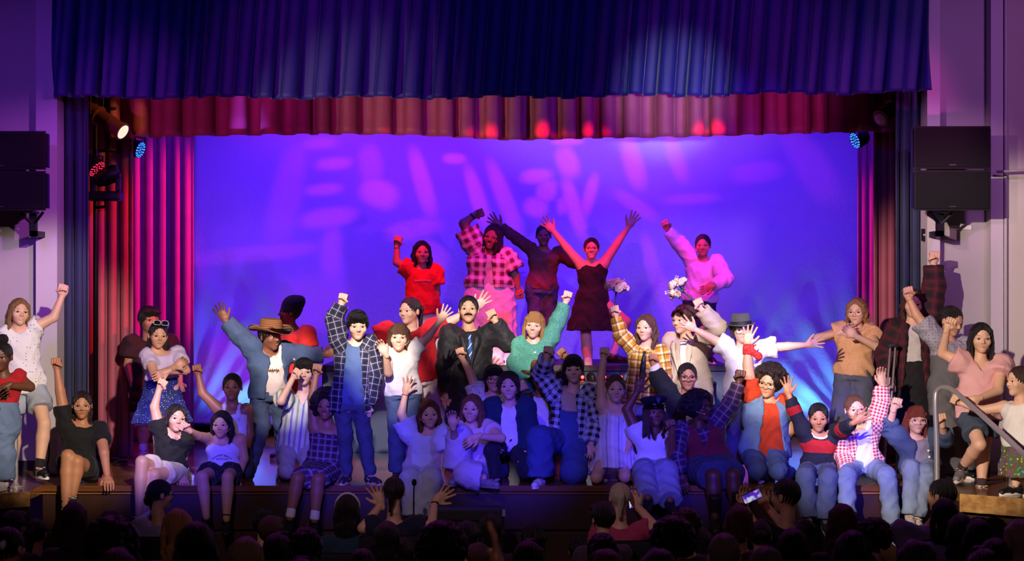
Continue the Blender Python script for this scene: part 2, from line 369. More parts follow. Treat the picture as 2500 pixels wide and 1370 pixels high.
# ------------------------------------------------------------------ implicit surfaces (surface nets)
class SDF:
    def __init__(s, h, k=.02): s.h = h; s.k = k; s.P = []; s.sub = []
    def rc(s, a, b, ra, rb, k=None, cap=False, cap0=False, puv0=0.0):
        a = np.array(a, float); b = np.array(b, float); s.P.append(('rc', a, b, ra, rb, s.k if k is None else k, cap, cap0, puv0)); return s
    def el(s, c, r, M=None, k=None):
        s.P.append(('el', np.array(c, float), np.array(r, float), np.eye(3) if M is None else np.array(M, float), s.k if k is None else k)); return s
    def lo(s, a, b, R, ts, W, D, t0=0.0, t1=1.0, k=None, fold=(0, 0, 0), Fv=None):
        s.P.append(('lo', np.array(a, float), np.array(b, float), np.array(R, float), ts, W, D, t0, t1, s.k if k is None else k, fold)); return s
    @staticmethod
    def _lo_frame(p):
        a, b, R = p[1], p[2], p[3]; ax = b - a; L = np.linalg.norm(ax); ax = ax / L
        R = R - ax * R.dot(ax); R /= np.linalg.norm(R); return a, ax, L, R, np.cross(ax, R)
    def dist(s, p, X, Y, Z):
        if p[0] == 'rc':
            _, a, b, ra, rb, k, cap, cap0, _u = p; d = b - a; L2 = max(d.dot(d), 1e-9)
            x, y, z = X - a[0], Y - a[1], Z - a[2]
            t0 = (x * d[0] + y * d[1] + z * d[2]) / L2; t = np.clip(t0, 0, 1)
            q = np.sqrt((x - t * d[0]) ** 2 + (y - t * d[1]) ** 2 + (z - t * d[2]) ** 2) - (ra + (rb - ra) * t)
            L = math.sqrt(L2)
            if cap: q = np.maximum(q, (t0 - 1) * L)
            if cap0: q = np.maximum(q, -t0 * L)
            return q
        if p[0] == 'el':
            _, c, r, M, k = p; x, y, z = X - c[0], Y - c[1], Z - c[2]
            u = [(x * M[0, i] + y * M[1, i] + z * M[2, i]) / r[i] for i in range(3)]
            q = np.sqrt(u[0] ** 2 + u[1] ** 2 + u[2] ** 2) + 1e-6
            g = np.sqrt((u[0] / r[0]) ** 2 + (u[1] / r[1]) ** 2 + (u[2] / r[2]) ** 2) + 1e-6
            return (q - 1) * q / g
        a, ax, L, R, Fv = s._lo_frame(p); ts, W, D, t0, t1, k, fold = p[4:]
        x, y, z = X - a[0], Y - a[1], Z - a[2]
        sx = x * ax[0] + y * ax[1] + z * ax[2]; t = sx / L
        u = x * R[0] + y * R[1] + z * R[2]; v = x * Fv[0] + y * Fv[1] + z * Fv[2]
        w = np.interp(t, ts, W); d = np.interp(t, ts, D)
        if fold[0]:
            m = 1 + np.clip((fold[2] - t) / max(fold[2] - t0, 1e-6), 0, 1) * fold[1] * np.cos(fold[0] * np.arctan2(v / d, u / w) + 1.3)
            w = w * m; d = d * m
        q = np.sqrt((u / w) ** 2 + (v / d) ** 2) + 1e-6
        g = np.sqrt((u / w ** 2) ** 2 + (v / d ** 2) ** 2) + 1e-6
        q = (q - 1) * q / g
        return np.maximum(q, np.maximum((t0 - t) * L, (t - t1) * L))
    def bounds(s, p, m):
        if p[0] == 'rc': r = max(p[3], p[4]) + m; return np.minimum(p[1], p[2]) - r, np.maximum(p[1], p[2]) + r
        if p[0] == 'el': r = p[2].max() + m; return p[1] - r, p[1] + r
        a, b = p[1], p[2]; r = max(max(p[5]), max(p[6])) * (1 + abs(p[10][1])) + m
        A = a + (b - a) * p[7]; B = a + (b - a) * p[8]; return np.minimum(A, B) - r, np.maximum(A, B) + r
    def mesh(s, wrinkle=0.0, seed=0, want_puv=False):
        h = s.h; m = max([p[9] if p[0] == 'lo' else (p[5] if p[0] == 'rc' else p[4]) for p in s.P]) + 2 * h
        bb = [s.bounds(p, m) for p in s.P]
        lo = np.min([b[0] for b in bb], 0) - h; hi = np.max([b[1] for b in bb], 0) + h
        n = np.ceil((hi - lo) / h).astype(int) + 2
        F = np.full(n, 9.0, np.float32); ax = [lo[i] + h * np.arange(n[i]) for i in range(3)]
        for p, (b0, b1) in zip(s.P, bb):
            i0 = np.clip(((b0 - lo) / h).astype(int), 0, n); i1 = np.clip(((b1 - lo) / h).astype(int) + 2, 0, n)
            sl = tuple(slice(i0[i], i1[i]) for i in range(3))
            d = s.dist(p, ax[0][sl[0], None, None], ax[1][None, sl[1], None], ax[2][None, None, sl[2]])
            f = F[sl]; k = p[9] if p[0] == 'lo' else (p[5] if p[0] == 'rc' else p[4])
            if k > 0:
                hh = np.clip(.5 + .5 * (f - d) / k, 0, 1); F[sl] = d * hh + f * (1 - hh) - k * hh * (1 - hh)
            else: F[sl] = np.minimum(f, d)
        for fn in s.sub: F = np.maximum(F, fn(ax[0][:, None, None], ax[1][None, :, None], ax[2][None, None, :])).astype(np.float32)
        V, Q = surfnet(F, lo, h)
        if len(V) == 0: return V, Q, None
        puv = s.puv(V) if (want_puv or wrinkle) else None
        if wrinkle:
            N = vnormals(V, Q); u, t = puv[:, 0], puv[:, 1]
            cr = lambda q: 1 - 2 * np.abs(np.sin(q)) ** .7                    # creased, not wavy
            w = cr(t * 26 + u * 9 * np.sin(seed * 3.1) + 2.2 * np.sin(u * 21 + seed) + seed * 1.7) * .45 + cr(u * 22 + 2.5 * np.sin(t * 13 + seed * 2.1)) * .45 + \
                np.sin((V[:, 0] * 31 + V[:, 2] * 37 + V[:, 1] * 29) + seed) * .45
            V = V + N * (w * wrinkle + .55 * wrinkle)[:, None]
        return V, Q, puv
    def puv(s, V):
        best = np.full(len(V), 1e9); out = np.zeros((len(V), 3)); X, Y, Z = V.T
        for p in s.P:
            d = s.dist(p, X, Y, Z); w = d < best; best[w] = d[w]
            if p[0] == 'rc':
                a, b = p[1], p[2]; dd = b - a; dd = dd / max(np.linalg.norm(dd), 1e-6)
                lat = np.cross(dd, [0, 1, 0]); ln = np.linalg.norm(lat); lat = np.array([1., 0, 0]) if ln < .2 else lat / ln
                rel = V[w] - a; out[w, 0] = rel @ lat; out[w, 1] = rel @ dd + p[8]
            elif p[0] == 'el': out[w, 0] = V[w, 0] - p[1][0]; out[w, 1] = V[w, 2] - p[1][2]
            else:
                a, ax, L, R, Fv = s._lo_frame(p); rel = V[w] - a; out[w, 0] = rel @ R; out[w, 1] = rel @ ax
        return out
def vnormals(V, Q):
    n = np.cross(V[Q[:, 2]] - V[Q[:, 0]], V[Q[:, 3]] - V[Q[:, 1]]); N = np.zeros_like(V)
    for i in range(4): np.add.at(N, Q[:, i], n)
    return N / (np.linalg.norm(N, axis=1, keepdims=True) + 1e-9)
def surfnet(F, lo, h):
    I = F < 0
    c = I[:-1, :-1, :-1]; anyv = np.zeros_like(c); allv = np.ones_like(c)
    for dx in (0, 1):
        for dy in (0, 1):
            for dz in (0, 1):
                q = I[dx:dx + c.shape[0], dy:dy + c.shape[1], dz:dz + c.shape[2]]; anyv = anyv | q; allv = allv & q
    cells = np.argwhere(anyv & ~allv)
    if len(cells) == 0: return np.zeros((0, 3)), np.zeros((0, 4), int)
    idx = np.full(c.shape, -1, np.int32); idx[tuple(cells.T)] = np.arange(len(cells))
    acc = np.zeros((len(cells), 3)); cnt = np.zeros(len(cells))
    i, j, k = cells.T
    co = [(x, y, z) for x in (0, 1) for y in (0, 1) for z in (0, 1)]
    val = {q: F[i + q[0], j + q[1], k + q[2]] for q in co}
    for q in co:
        for a in range(3):
            if q[a] == 1: continue
            r = list(q); r[a] = 1; r = tuple(r); v0, v1 = val[q], val[r]; m = (v0 < 0) != (v1 < 0)
            t = v0[m] / (v0[m] - v1[m]); P = np.tile(np.array(q, float), (m.sum(), 1)); P[:, a] += t
            acc[m] += P; cnt[m] += 1
    V = lo + h * (cells + acc / cnt[:, None])
    quads = []
    for a in range(3):
        b, c2 = (a + 1) % 3, (a + 2) % 3
        s0 = [slice(1, -1)] * 3; s0[a] = slice(0, -1); s1 = list(s0); s1[a] = slice(1, None)
        A, B = I[tuple(s0)], I[tuple(s1)]
        for flip, mask in ((0, A & ~B), (1, ~A & B)):
            e = np.argwhere(mask)
            if len(e) == 0: continue
            off = np.array([1, 1, 1]); off[a] = 0; e = e + off
            def cell(db, dc):
                q = e.copy(); q[:, b] -= db; q[:, c2] -= dc; return idx[tuple(q.T)]
            Q = np.stack([cell(1, 1), cell(0, 1), cell(0, 0), cell(1, 0)], 1)
            quads.append(Q[:, ::-1] if flip else Q)
    Q = np.concatenate(quads); Q = Q[(Q >= 0).all(1)]
    return V, Q

# ------------------------------------------------------------------ the stage and the house
SF = 1.0                                                  # stage floor height
M_FLOOR = wood('#7a4c2a', '#b07844', .13, .6, 14, 14, .3)
M_NOSE = wood('#5a3318', '#7e4c26', .3, 1, 20, 20, .2)
M_PALE = wood('#8a5a2c', '#d8aa68', .35, 2.2, 9, 9, .2)
M_DARKW = wood('#2c1712', '#45241a', .4, 3, 3, 1.2, .1)
M_WALL = plaster('#aaa3a6'); M_WALLR = plaster('#c0b8b0', .6); M_TRIM = plaster('#c4bcc2', .1)
M_BASE = plain('#0c0b0d', .5, name='baseboard'); M_BLACK = plain('#07070a', .55, name='black')

def slab(name, poly, z0, z1, mat, parent=None, kind='structure'):
    n = len(poly); V = [(x, y, z0) for x, y in poly] + [(x, y, z1) for x, y in poly]
    F = [tuple(range(n - 1, -1, -1)), tuple(range(n, 2 * n))] + [(i, (i + 1) % n, n + (i + 1) % n, n + i) for i in range(n)]
    o = MB().add(V, F).build(name, mat, parent); 
    if kind and not parent: o['kind'] = kind
    return o
EDGE = [(-6.2, -2.2), (-4.08, -.62), (-3.90, -.45), (-3.90, 0.0), (3.58, 0.0), (3.58, -.64), (3.98, -1.0), (6.2, -2.9)]
floor = slab('floor', EDGE + [(6.2, 6.2), (-6.2, 6.2)], .93, SF, M_FLOOR)
# nosing boards along the lip
def lip(a, b, h, mat, name, out=.03):
    a = Vector((*a, 0)); b = Vector((*b, 0)); t = (b - a).normalized(); n = Vector((t.y, -t.x, 0))
    P = [a, b, b + n * out, a + n * out]
    return slab(name, [(p.x, p.y) for p in P], SF - h, SF + .002, mat, floor)
lip((-3.90, 0), (3.58, 0), .045, M_NOSE, 'nosing')
lip((-4.08, -.62), (-3.90, -.45), .12, M_PALE, 'nosing'); lip((-6.2, -2.2), (-4.08, -.62), .12, M_PALE, 'nosing')
lip((3.58, -.64), (3.98, -1.0), .14, M_PALE, 'nosing'); lip((3.98, -1.0), (6.2, -2.9), .14, M_PALE, 'nosing')
# the face of the stage below the lip: framed panels
fw = MB().box((-3.9, .05, -.35), (3.58, .12, .95)).build('wall_stage_front', M_DARKW); fw['kind'] = 'structure'
pw = 7.48 / 9
for i in range(9):
    x = -3.9 + i * pw
    MB().box((x + .012, .028, -.3), (x + pw - .012, .06, .60), bev=.008).build('panel', M_DARKW, fw)
MB().box((-3.9, .02, .63), (3.58, .06, .94), bev=.006).build('apron_board', M_DARKW, fw)
for (a, b, nm) in (((-6.2, -2.15), (-3.9, -.42), 'wall_stage_left'), ((3.58, -.6), (6.2, -2.85), 'wall_stage_right')):
    t = (Vector(b) - Vector(a)).normalized(); n = Vector((-t.y, t.x)) * .06
    P = [Vector(a), Vector(b), Vector(b) + n, Vector(a) + n]
    slab(nm, [(p.x, p.y + .03) for p in P], -.35, .93, M_DARKW)
slab('wall_stage_return', [(3.58, -.6), (3.64, -.6), (3.64, .05), (3.58, .05)], -.35, .93, M_DARKW)
# raked house floor
hf = MB().add([(-9, .1, -.16), (9, .1, -.16), (9, -17, 1.25), (-9, -17, 1.25), (-9, .1, -.3), (9, .1, -.3), (9, -17, 1.1), (-9, -17, 1.1)],
    [(3, 2, 1, 0), (4, 5, 6, 7), (0, 1, 5, 4), (1, 2, 6, 5), (2, 3, 7, 6), (3, 0, 4, 7)]).build('floor_house', plain('#2a1a18', .5, name='house_floor'))
hf['kind'] = 'structure'
def hz(y): return -.16 + (.1 - y) * 1.41 / 17.1
def wallbox(name, a, b, mat): 
    o = MB().box(a, b).build(name, mat); o['kind'] = 'structure'; return o
wallbox('wall_left', (-9, 1.4, SF), (-4.26, 1.6, 7.5), M_WALL)
t1 = wallbox('trim_1', (-4.26, 1.28, SF), (-4.07, 1.62, 7.5), M_TRIM)
MB().tube([(-4.275, 1.392, SF), (-4.275, 1.392, 7.4)], .012, 8).build('conduit', M_TRIM, t1, True)
wallbox('trim_2', (3.715, 1.28, SF), (3.83, 1.62, 7.5), M_TRIM)
wr = wallbox('wall_right', (3.83, 1.4, SF), (4.29, 1.6, 7.5), M_WALL)
p2 = wallbox('trim_3', (4.27, 1.22, SF), (4.38, 1.6, 7.5), M_TRIM)
MB().tube([(4.395, 1.19, SF), (4.395, 1.19, 7.4)], .014, 8).build('conduit', M_TRIM, p2, True)
MB().tube([(4.30, 1.13, 3.67), (4.6, .95, 3.68), (5.2, .4, 3.69)], .012, 8).build('cable_pipe', M_TRIM, p2, True)
slab('wall_side', [(4.38, 1.24), (6.4, .3), (6.4, .5), (4.38, 1.44)], SF, 7.5, M_WALLR)
wallbox('baseboard_left', (-9, 1.385, SF), (-4.075, 1.40, SF + .085), M_BASE)
wallbox('baseboard_right', (3.72, 1.265, SF), (4.38, 1.28, SF + .085), M_BASE)
slab('baseboard_side', [(4.38, 1.22), (6.4, .28), (6.4, .30), (4.38, 1.24)], SF, SF + .085, M_BASE)
sw = MB().box((3.95, 1.385, 3.165), (4.14, 1.401, 3.205), bev=.004).build('wall_plate', plain('#e6e0dc', .4, name='plate'), wr)
wallbox('wall_back', (-6.2, 6.1, SF), (6.2, 6.3, 7.5), M_BLACK)
wallbox('wall_wing_left', (-6.3, 1.62, SF), (-6.2, 6.2, 7.5), M_BLACK); wallbox('wall_wing_right', (6.2, 1.62, SF), (6.3, 6.2, 7.5), M_BLACK)
wallbox('ceiling_stage', (-6.3, 1.62, 7.5), (6.3, 6.3, 7.6), M_BLACK)

# ------------------------------------------------------------------ curtains and drop
def curtain(name, x0, x1, y, zt, zb, mat, label, period=.2, amp=.06, nz=26, slant=0.0, grow=1.0, hem=None, sharp=1.0, seed=1, cat='curtain', hemband=0.0):
    rng = random.Random(seed); nx = int((x1 - x0) / period * 18) + 2
    # fold phase with uneven widths
    knots = [0.0]; 
    while knots[-1] < (x1 - x0) + .5: knots.append(knots[-1] + period * rng.uniform(.65, 1.4))
    amps = [rng.uniform(.55, 1.2) for _ in knots]
    V = []; puv = []
    for j in range(nz + 1):
        f = j / nz
        for i in range(nx + 1):
            u = (x1 - x0) * i / nx; uu = u + slant * f * period
            k = 0
            while k < len(knots) - 2 and knots[k + 1] < uu: k += 1
            ph = (uu - knots[k]) / (knots[k + 1] - knots[k]); A = amps[k] * (1 - ph) + amps[k + 1] * ph
            w = math.cos(2 * math.pi * ph); w = math.copysign(abs(w) ** sharp, w)
            g = (1 - grow) + grow * (.25 + .75 * f)
            zz = zt + (zb + (hem(i / nx) if hem else 0) - zt) * f
            V.append((x0 + u + .25 * amp * math.sin(4 * math.pi * ph) * g, y - amp * A * w * g - (.012 if hemband and (zz - zb) < hemband else 0), zz))
            puv.append((u, zz, 0))
    w = nx + 1
    F = np.array([(j * w + i, (j + 1) * w + i, (j + 1) * w + i + 1, j * w + i + 1) for j in range(nz) for i in range(nx)])
    me = mesh_np(name, np.array(V), F, True, None, puv)
    o = meshobj(name, me, mat); tag(o, label, cat)
    md = o.modifiers.new('thickness', 'SOLIDIFY'); md.thickness = .012; md.offset = 1
    return o
def X(px, y): return (px - 1250) / FPX * (y - CY)
def Z(py, y): return CZ - (py - HOR) / FPX * (y - CY)
M_NAVY = velvet('#101a70', .6); M_NAVY2 = velvet('#1c2148', .7); M_MAUVE = velvet('#a3506a', .55); M_RED = velvet('#b0556a', .65)
curtain('valance', X(130, 1.22), X(2266, 1.22), 1.17, 5.7, Z(232, 1.22), M_NAVY, 'deep navy gathered valance across the top of the stage opening', .235, .085, 30,
        .45, .8, lambda t: -.03 + .10 * max(0, t - .5) + .012 * math.sin(t * 40), .6, 3)
curtain('border_curtain', X(270, 2.6), X(2200, 2.6), 2.6, 5.2, Z(333, 2.6), M_MAUVE, 'mauve satin border curtain hanging below the navy valance', .25, .085, 16,
        0, .15, lambda t: .02 * math.sin(t * 9 - 1) + .05 * max(0, t - .55) - .03 * max(0, 1 - abs(t - .5) / .12), 1.0, 5, 'curtain', .13)
curtain('leg_curtain', X(146, 1.55), X(218, 1.55), 1.55, 5.3, SF + .01, M_NAVY2, 'navy blue leg curtain at the left edge of the stage opening', .085, .04, 20, 0, .3, None, .9, 11)
curtain('leg_curtain', X(2185, 1.55), X(2266, 1.55), 1.55, 5.3, SF + .01, M_NAVY2, 'navy blue leg curtain at the right edge of the stage opening', .085, .04, 20, 0, .3, None, .9, 12)
curtain('side_curtain', X(200, 2.75), X(326, 2.75), 2.75, 5.2, SF + .01, M_RED, 'red lit side curtain behind the left navy leg', .095, .05, 20, 0, .25, None, 1, 13)
curtain('side_curtain', X(312, 4.8), X(470, 4.8), 4.8, 5.2, SF + .01, M_RED, 'magenta lit side curtain at the left edge of the painted drop', .12, .045, 20, 0, .25, None, 1, 14)
curtain('side_curtain', X(2130, 2.75), X(2200, 2.75), 2.75, 5.2, SF + .01, M_RED, 'salmon pink side curtain next to the right navy leg', .085, .05, 20, 0, .25, None, 1, 15)
curtain('side_curtain', X(2092, 4.8), X(2150, 4.8), 4.8, 5.2, SF + .01, M_RED, 'magenta lit side curtain at the right edge of the drop', .085, .04, 20, 0, .25, None, 1, 16)
# white cloth drop, wrinkled towards its lower corners
def drop():
    x0, x1, zb, zt = X(425, DROP_Y), X(2140, DROP_Y), Z(1036, DROP_Y), 5.3
    nx, nz = 360, 150; xs = np.linspace(x0, x1, nx + 1); zs = np.linspace(zt, zb, nz + 1)
    Xg, Zg = np.meshgrid(xs, zs); D = np.zeros_like(Xg)
    for sx, cx in ((1, x0), (-1, x1)):
        a = (Xg - cx) * sx; b = Zg - zb
        r = np.sqrt(a * a + (b - 1.6) ** 2); th = np.arctan2(a, b + .35)
        m = np.exp(-((a - .55 - .25 * (1.7 - b)) / .75) ** 2) * np.clip((1.95 - b) / .8, 0, 1) * np.clip(a / .12, 0, 1)
        D += 2.0 * m * (.016 * np.sin(th * 17 + .9 * np.sin(b * 3)) + .008 * np.sin(th * 39 + 2) + .010 * np.sin((a * 1.6 + b) * 9 + 1.5 * np.sin(a * 5)))
        D += .014 * np.exp(-((a + b - 3.9) / .05) ** 2) * np.clip(1 - a / .6, 0, 1)
    D += .006 * np.sin(Zg * 5 + .6 * np.sin(Xg * 1.3)) + .004 * np.sin(Xg * 3.1 + Zg) + .006 * np.exp(-((Zg - 4.2 - .02 * Xg) / .03) ** 2) * np.clip(Xg / 2, 0, 1)
    V = np.stack([Xg, DROP_Y - D, Zg], -1).reshape(-1, 3); w = nx + 1
    j, i = np.meshgrid(np.arange(nz), np.arange(nx), indexing='ij'); q = (j * w + i).ravel()
    F = np.stack([q, q + w, q + w + 1, q + 1], 1)
    o = meshobj('cloth_backdrop', mesh_np('cloth_backdrop', V, F), cloth('#e4e0ea', .6, 90, .03))
    tag(o, 'plain white cloth backdrop washed in blue violet light with pink slots', 'backdrop')
    md = o.modifiers.new('thickness', 'SOLIDIFY'); md.thickness = .01
    MB().box((x0, DROP_Y - .02, zb - .03), (x1, DROP_Y + .03, zb + .01), bev=.008).build('bottom_batten', M_BLACK, o)
    MB().tube([(-6.21, DROP_Y, 5.3), (6.21, DROP_Y, 5.3)], .025, 10).build('top_batten', M_BLACK, o, True)
drop()
# riser: tall back platform with a lip, lower step in front
M_RIS = plain('#3c4660', .55, name='riser_face'); M_RTOP = plain('#2a2830', .5, name='riser_top')
RZ, SZ = 1.87, 1.72
r = tag(empty('stage_riser', (X(1280, 3.3), 3.3, SF)), 'tall grey platform riser with dark top across the rear stage', 'platform')
xa, xb = X(785, 3.3) - r.location.x, X(1782, 3.3) - r.location.x
for i in range(4):
    a = xa + (xb - xa) * i / 4; b = xa + (xb - xa) * (i + 1) / 4
    MB().box((a + .003, .01, 0), (b - .003, .06, RZ - SF - .06), bev=.004).build('face_panel', M_RIS, r)
MB().box((xa, -.01, RZ - SF - .06), (xb, 1.7, RZ - SF), bev=.006).build('deck', M_RTOP, r)
for a in (xa, xb - .04): MB().box((a, .06, 0), (a + .04, 1.68, RZ - SF - .06)).build('side_panel', M_RIS, r)
st = tag(empty('riser_step', (X(1395, 2.92), 2.92, SF)), 'lower grey step box standing in front of the riser', 'step')
xa, xb = X(1040, 2.92) - st.location.x, X(1750, 2.92) - st.location.x
for i in range(3):
    a = xa + (xb - xa) * i / 3; b = xa + (xb - xa) * (i + 1) / 3
    MB().box((a + .003, .01, 0), (b - .003, .05, SZ - SF - .03), bev=.004).build('face_panel', M_RIS, st)
MB().box((xa, 0, SZ - SF - .03), (xb, .375, SZ - SF), bev=.005).build('deck', M_RTOP, st)
for a in (xa, xb - .04): MB().box((a, .05, 0), (a + .04, .37, SZ - SF - .03)).build('side_panel', M_RIS, st)

# ------------------------------------------------------------------ people: shared head, hand, shoe, hair shapes
def head_template(smile):
    s = SDF(.021, .05)
    s.el((0, .06, .10), (.335, .425, .40)).el((0, -.10, -.13), (.265, .27, .32), k=.1)
    s.el((0, -.245, -.375), (.105, .10, .085), k=.09)
    for x in (-1, 1):
        s.el((x * .185, -.235, -.10), (.10, .10, .10), k=.08)
        s.rc((x * .07, -.335, .085), (x * .21, -.29, .085), .04, .035, k=.06)
        s.el((x * .345, .06, -.03), (.032, .075, .115), k=.02)
        s.el((x * .045, -.385, -.112), (.030, .040, .028), k=.03)
    s.rc((0, -.335, .06), (0, -.425, -.09), .026, .038, k=.04)
    if smile:
        s.rc((-.105, -.285, -.205), (-.04, -.338, -.232), .012, .015, k=.02).rc((-.04, -.338, -.232), (.04, -.338, -.232), .015, .015, k=.02).rc((.04, -.338, -.232), (.105, -.285, -.205), .015, .012, k=.02)
        s.rc((-.055, -.325, -.272), (.055, -.325, -.272), .017, .017, k=.025)
    else:
        s.rc((-.07, -.322, -.228), (.07, -.322, -.228), .014, .014, k=.02); s.rc((-.045, -.325, -.260), (.045, -.325, -.260), .018, .018, k=.025)
    s.rc((0, .06, -.25), (0, .10, -.66), .195, .205, k=.09)
    sock = lambda cx: (lambda X, Y, Z: .085 - np.sqrt(((X - cx) * .85) ** 2 + (Y + .415) ** 2 + ((Z - .015) * 1.5) ** 2))
    s.sub += [sock(-.145), sock(.145)]
    V, Q, _ = s.mesh(); mi = np.zeros(len(Q), int)
    front = V[V[:, 1] < -.05]
    def on(x, z, d=.0):
        i = np.argsort((front[:, 0] - x) ** 2 + (front[:, 2] - z) ** 2)[:5]; return (x, front[i, 1].mean() - d, z)
    Vs, Fs, Ms = [V], [Q], [mi]; n = len(V)
    def add(mb_V, mb_F, m):
        nonlocal n
        Vs.append(mb_V); Fs.append(mb_F + n); Ms.append(np.asarray(m)); n += len(mb_V)
    def ball(c, r, na=12, nb=8):
        th = np.linspace(0, math.pi, nb + 1); ph = np.linspace(0, 2 * math.pi, na, endpoint=False)
        P = np.array([[math.sin(t) * math.cos(p), -math.cos(t), math.sin(t) * math.sin(p)] for t in th for p in ph])   # pole towards -y
        F = np.array([(i * na + k, i * na + (k + 1) % na, (i + 1) * na + (k + 1) % na, (i + 1) * na + k) for i in range(nb) for k in range(na)])
        return P * r + c, F, P
    def chain(pts, rr, h, m, d):
        q = SDF(h, h * .8); P_ = [on(x, z, d) for x, z in pts]
        for p0, p1, r0, r1 in zip(P_, P_[1:], rr, rr[1:]): q.rc(p0, p1, r0, r1)
        V2, Q2, _ = q.mesh(); add(V2, Q2, np.full(len(Q2), m))
    for x in (-1, 1):
        yy = on(x * .145, .012)[1]
        P, F, U = ball(np.array((x * .145, yy + .026, .012)), np.array((.062, .054, .034)))
        cy = U[F].mean(1)[:, 1]; add(P, F, np.where(cy < -.74, 3, 2))
        chain([(x * .07, .114), (x * .15, .130), (x * .232, .104)], [.009, .011, .005], .010, 4, -.003)
        chain([(x * .085, .026), (x * .145, .048), (x * .208, .024)], [.004, .008, .006], .009, 4, .014)
    if smile:
        chain([(-.10, -.212), (-.05, -.236), (0, -.243), (.05, -.236), (.10, -.212)], [.008, .013, .013, .013, .008], .010, 1, .0)
        chain([(-.085, -.228), (-.04, -.275), (0, -.283), (.04, -.275), (.085, -.228)], [.008, .015, .017, .015, .008], .010, 1, .0)
        chain([(-.065, -.238), (0, -.262), (.065, -.238)], [.010, .016, .010], .010, 2, .001)
    else:
        chain([(-.090, -.240), (-.025, -.226), (.025, -.226), (.090, -.240)], [.007, .014, .014, .007], .010, 1, .001)
        chain([(-.075, -.248), (0, -.262), (.075, -.248)], [.007, .019, .007], .010, 1, .001)
    return np.concatenate(Vs), np.concatenate(Fs), np.concatenate(Ms)
HEADS = {0: head_template(False), 1: head_template(True)}

def hand_template(kind):
    s = SDF(.0042, .006)
    xs = (-.031, -.0105, .0105, .031); ln = (.055, .072, .078, .07)
    if kind == 'o':
        s.el((0, 0, .048), (.040, .015, .052), k=.012).rc((0, .002, -.02), (0, 0, .03), .023, .026, k=.02)
        for x, l, sp in zip(xs, ln, (-.42, -.12, .10, .34)):
            b = np.array((x, 0, .085)); d = np.array((math.sin(sp), -.12, math.cos(sp))); m = b + d * l * .5
            e = m + (d + np.array((0, -.25, 0))) * l * .5; s.rc(b - d * .02, m, .0098, .0088, k=.005); s.rc(m, e, .0088, .0072, k=.003)
        s.rc((.026, -.004, .022), (.058, -.012, .052), .014, .011, k=.012); s.rc((.058, -.012, .052), (.078, -.018, .082), .011, .008, k=.003)
    elif kind == 'f':
        s.el((0, .004, .045), (.040, .020, .046), k=.012).rc((0, .004, -.02), (0, .002, .03), .023, .026, k=.02)
        for x, l in zip(xs, ln):
            z = .083 + .2 * (l - .055); s.rc((x, .002, z - .012), (x * .96, -.034, z + .002), .0115, .0105, k=.004)
            s.rc((x * .96, -.034, z + .002), (x * .93, -.043, z - .030), .0105, .0095, k=.003); s.rc((x * .93, -.043, z - .03), (x * .9, -.02, z - .035), .0095, .009, k=.004)
        s.rc((.028, -.006, .022), (.043, -.036, .036), .0135, .011, k=.01); s.rc((.043, -.036, .036), (.006, -.056, .053), .011, .009, k=.003)
    else:
        s.el((0, 0, .045), (.039, .016, .05), k=.012).rc((0, .002, -.02), (0, 0, .03), .023, .026, k=.02)
        for x, l in zip(xs, ln):
            b = np.array((x, 0, .080)); m = b + np.array((x * .12, -.016, l * .46)); e = m + np.array((-x * .1, -.034, l * .36))
            s.rc(b, m, .010, .009, k=.005); s.rc(m, e, .009, .0075, k=.003)
        s.rc((.026, -.004, .022), (.050, -.018, .050), .014, .011, k=.012); s.rc((.050, -.018, .050), (.056, -.032, .078), .011, .008, k=.003)
    V, Q, _ = s.mesh(); return V, Q
HANDS = {k: hand_template(k) for k in 'ofr'}

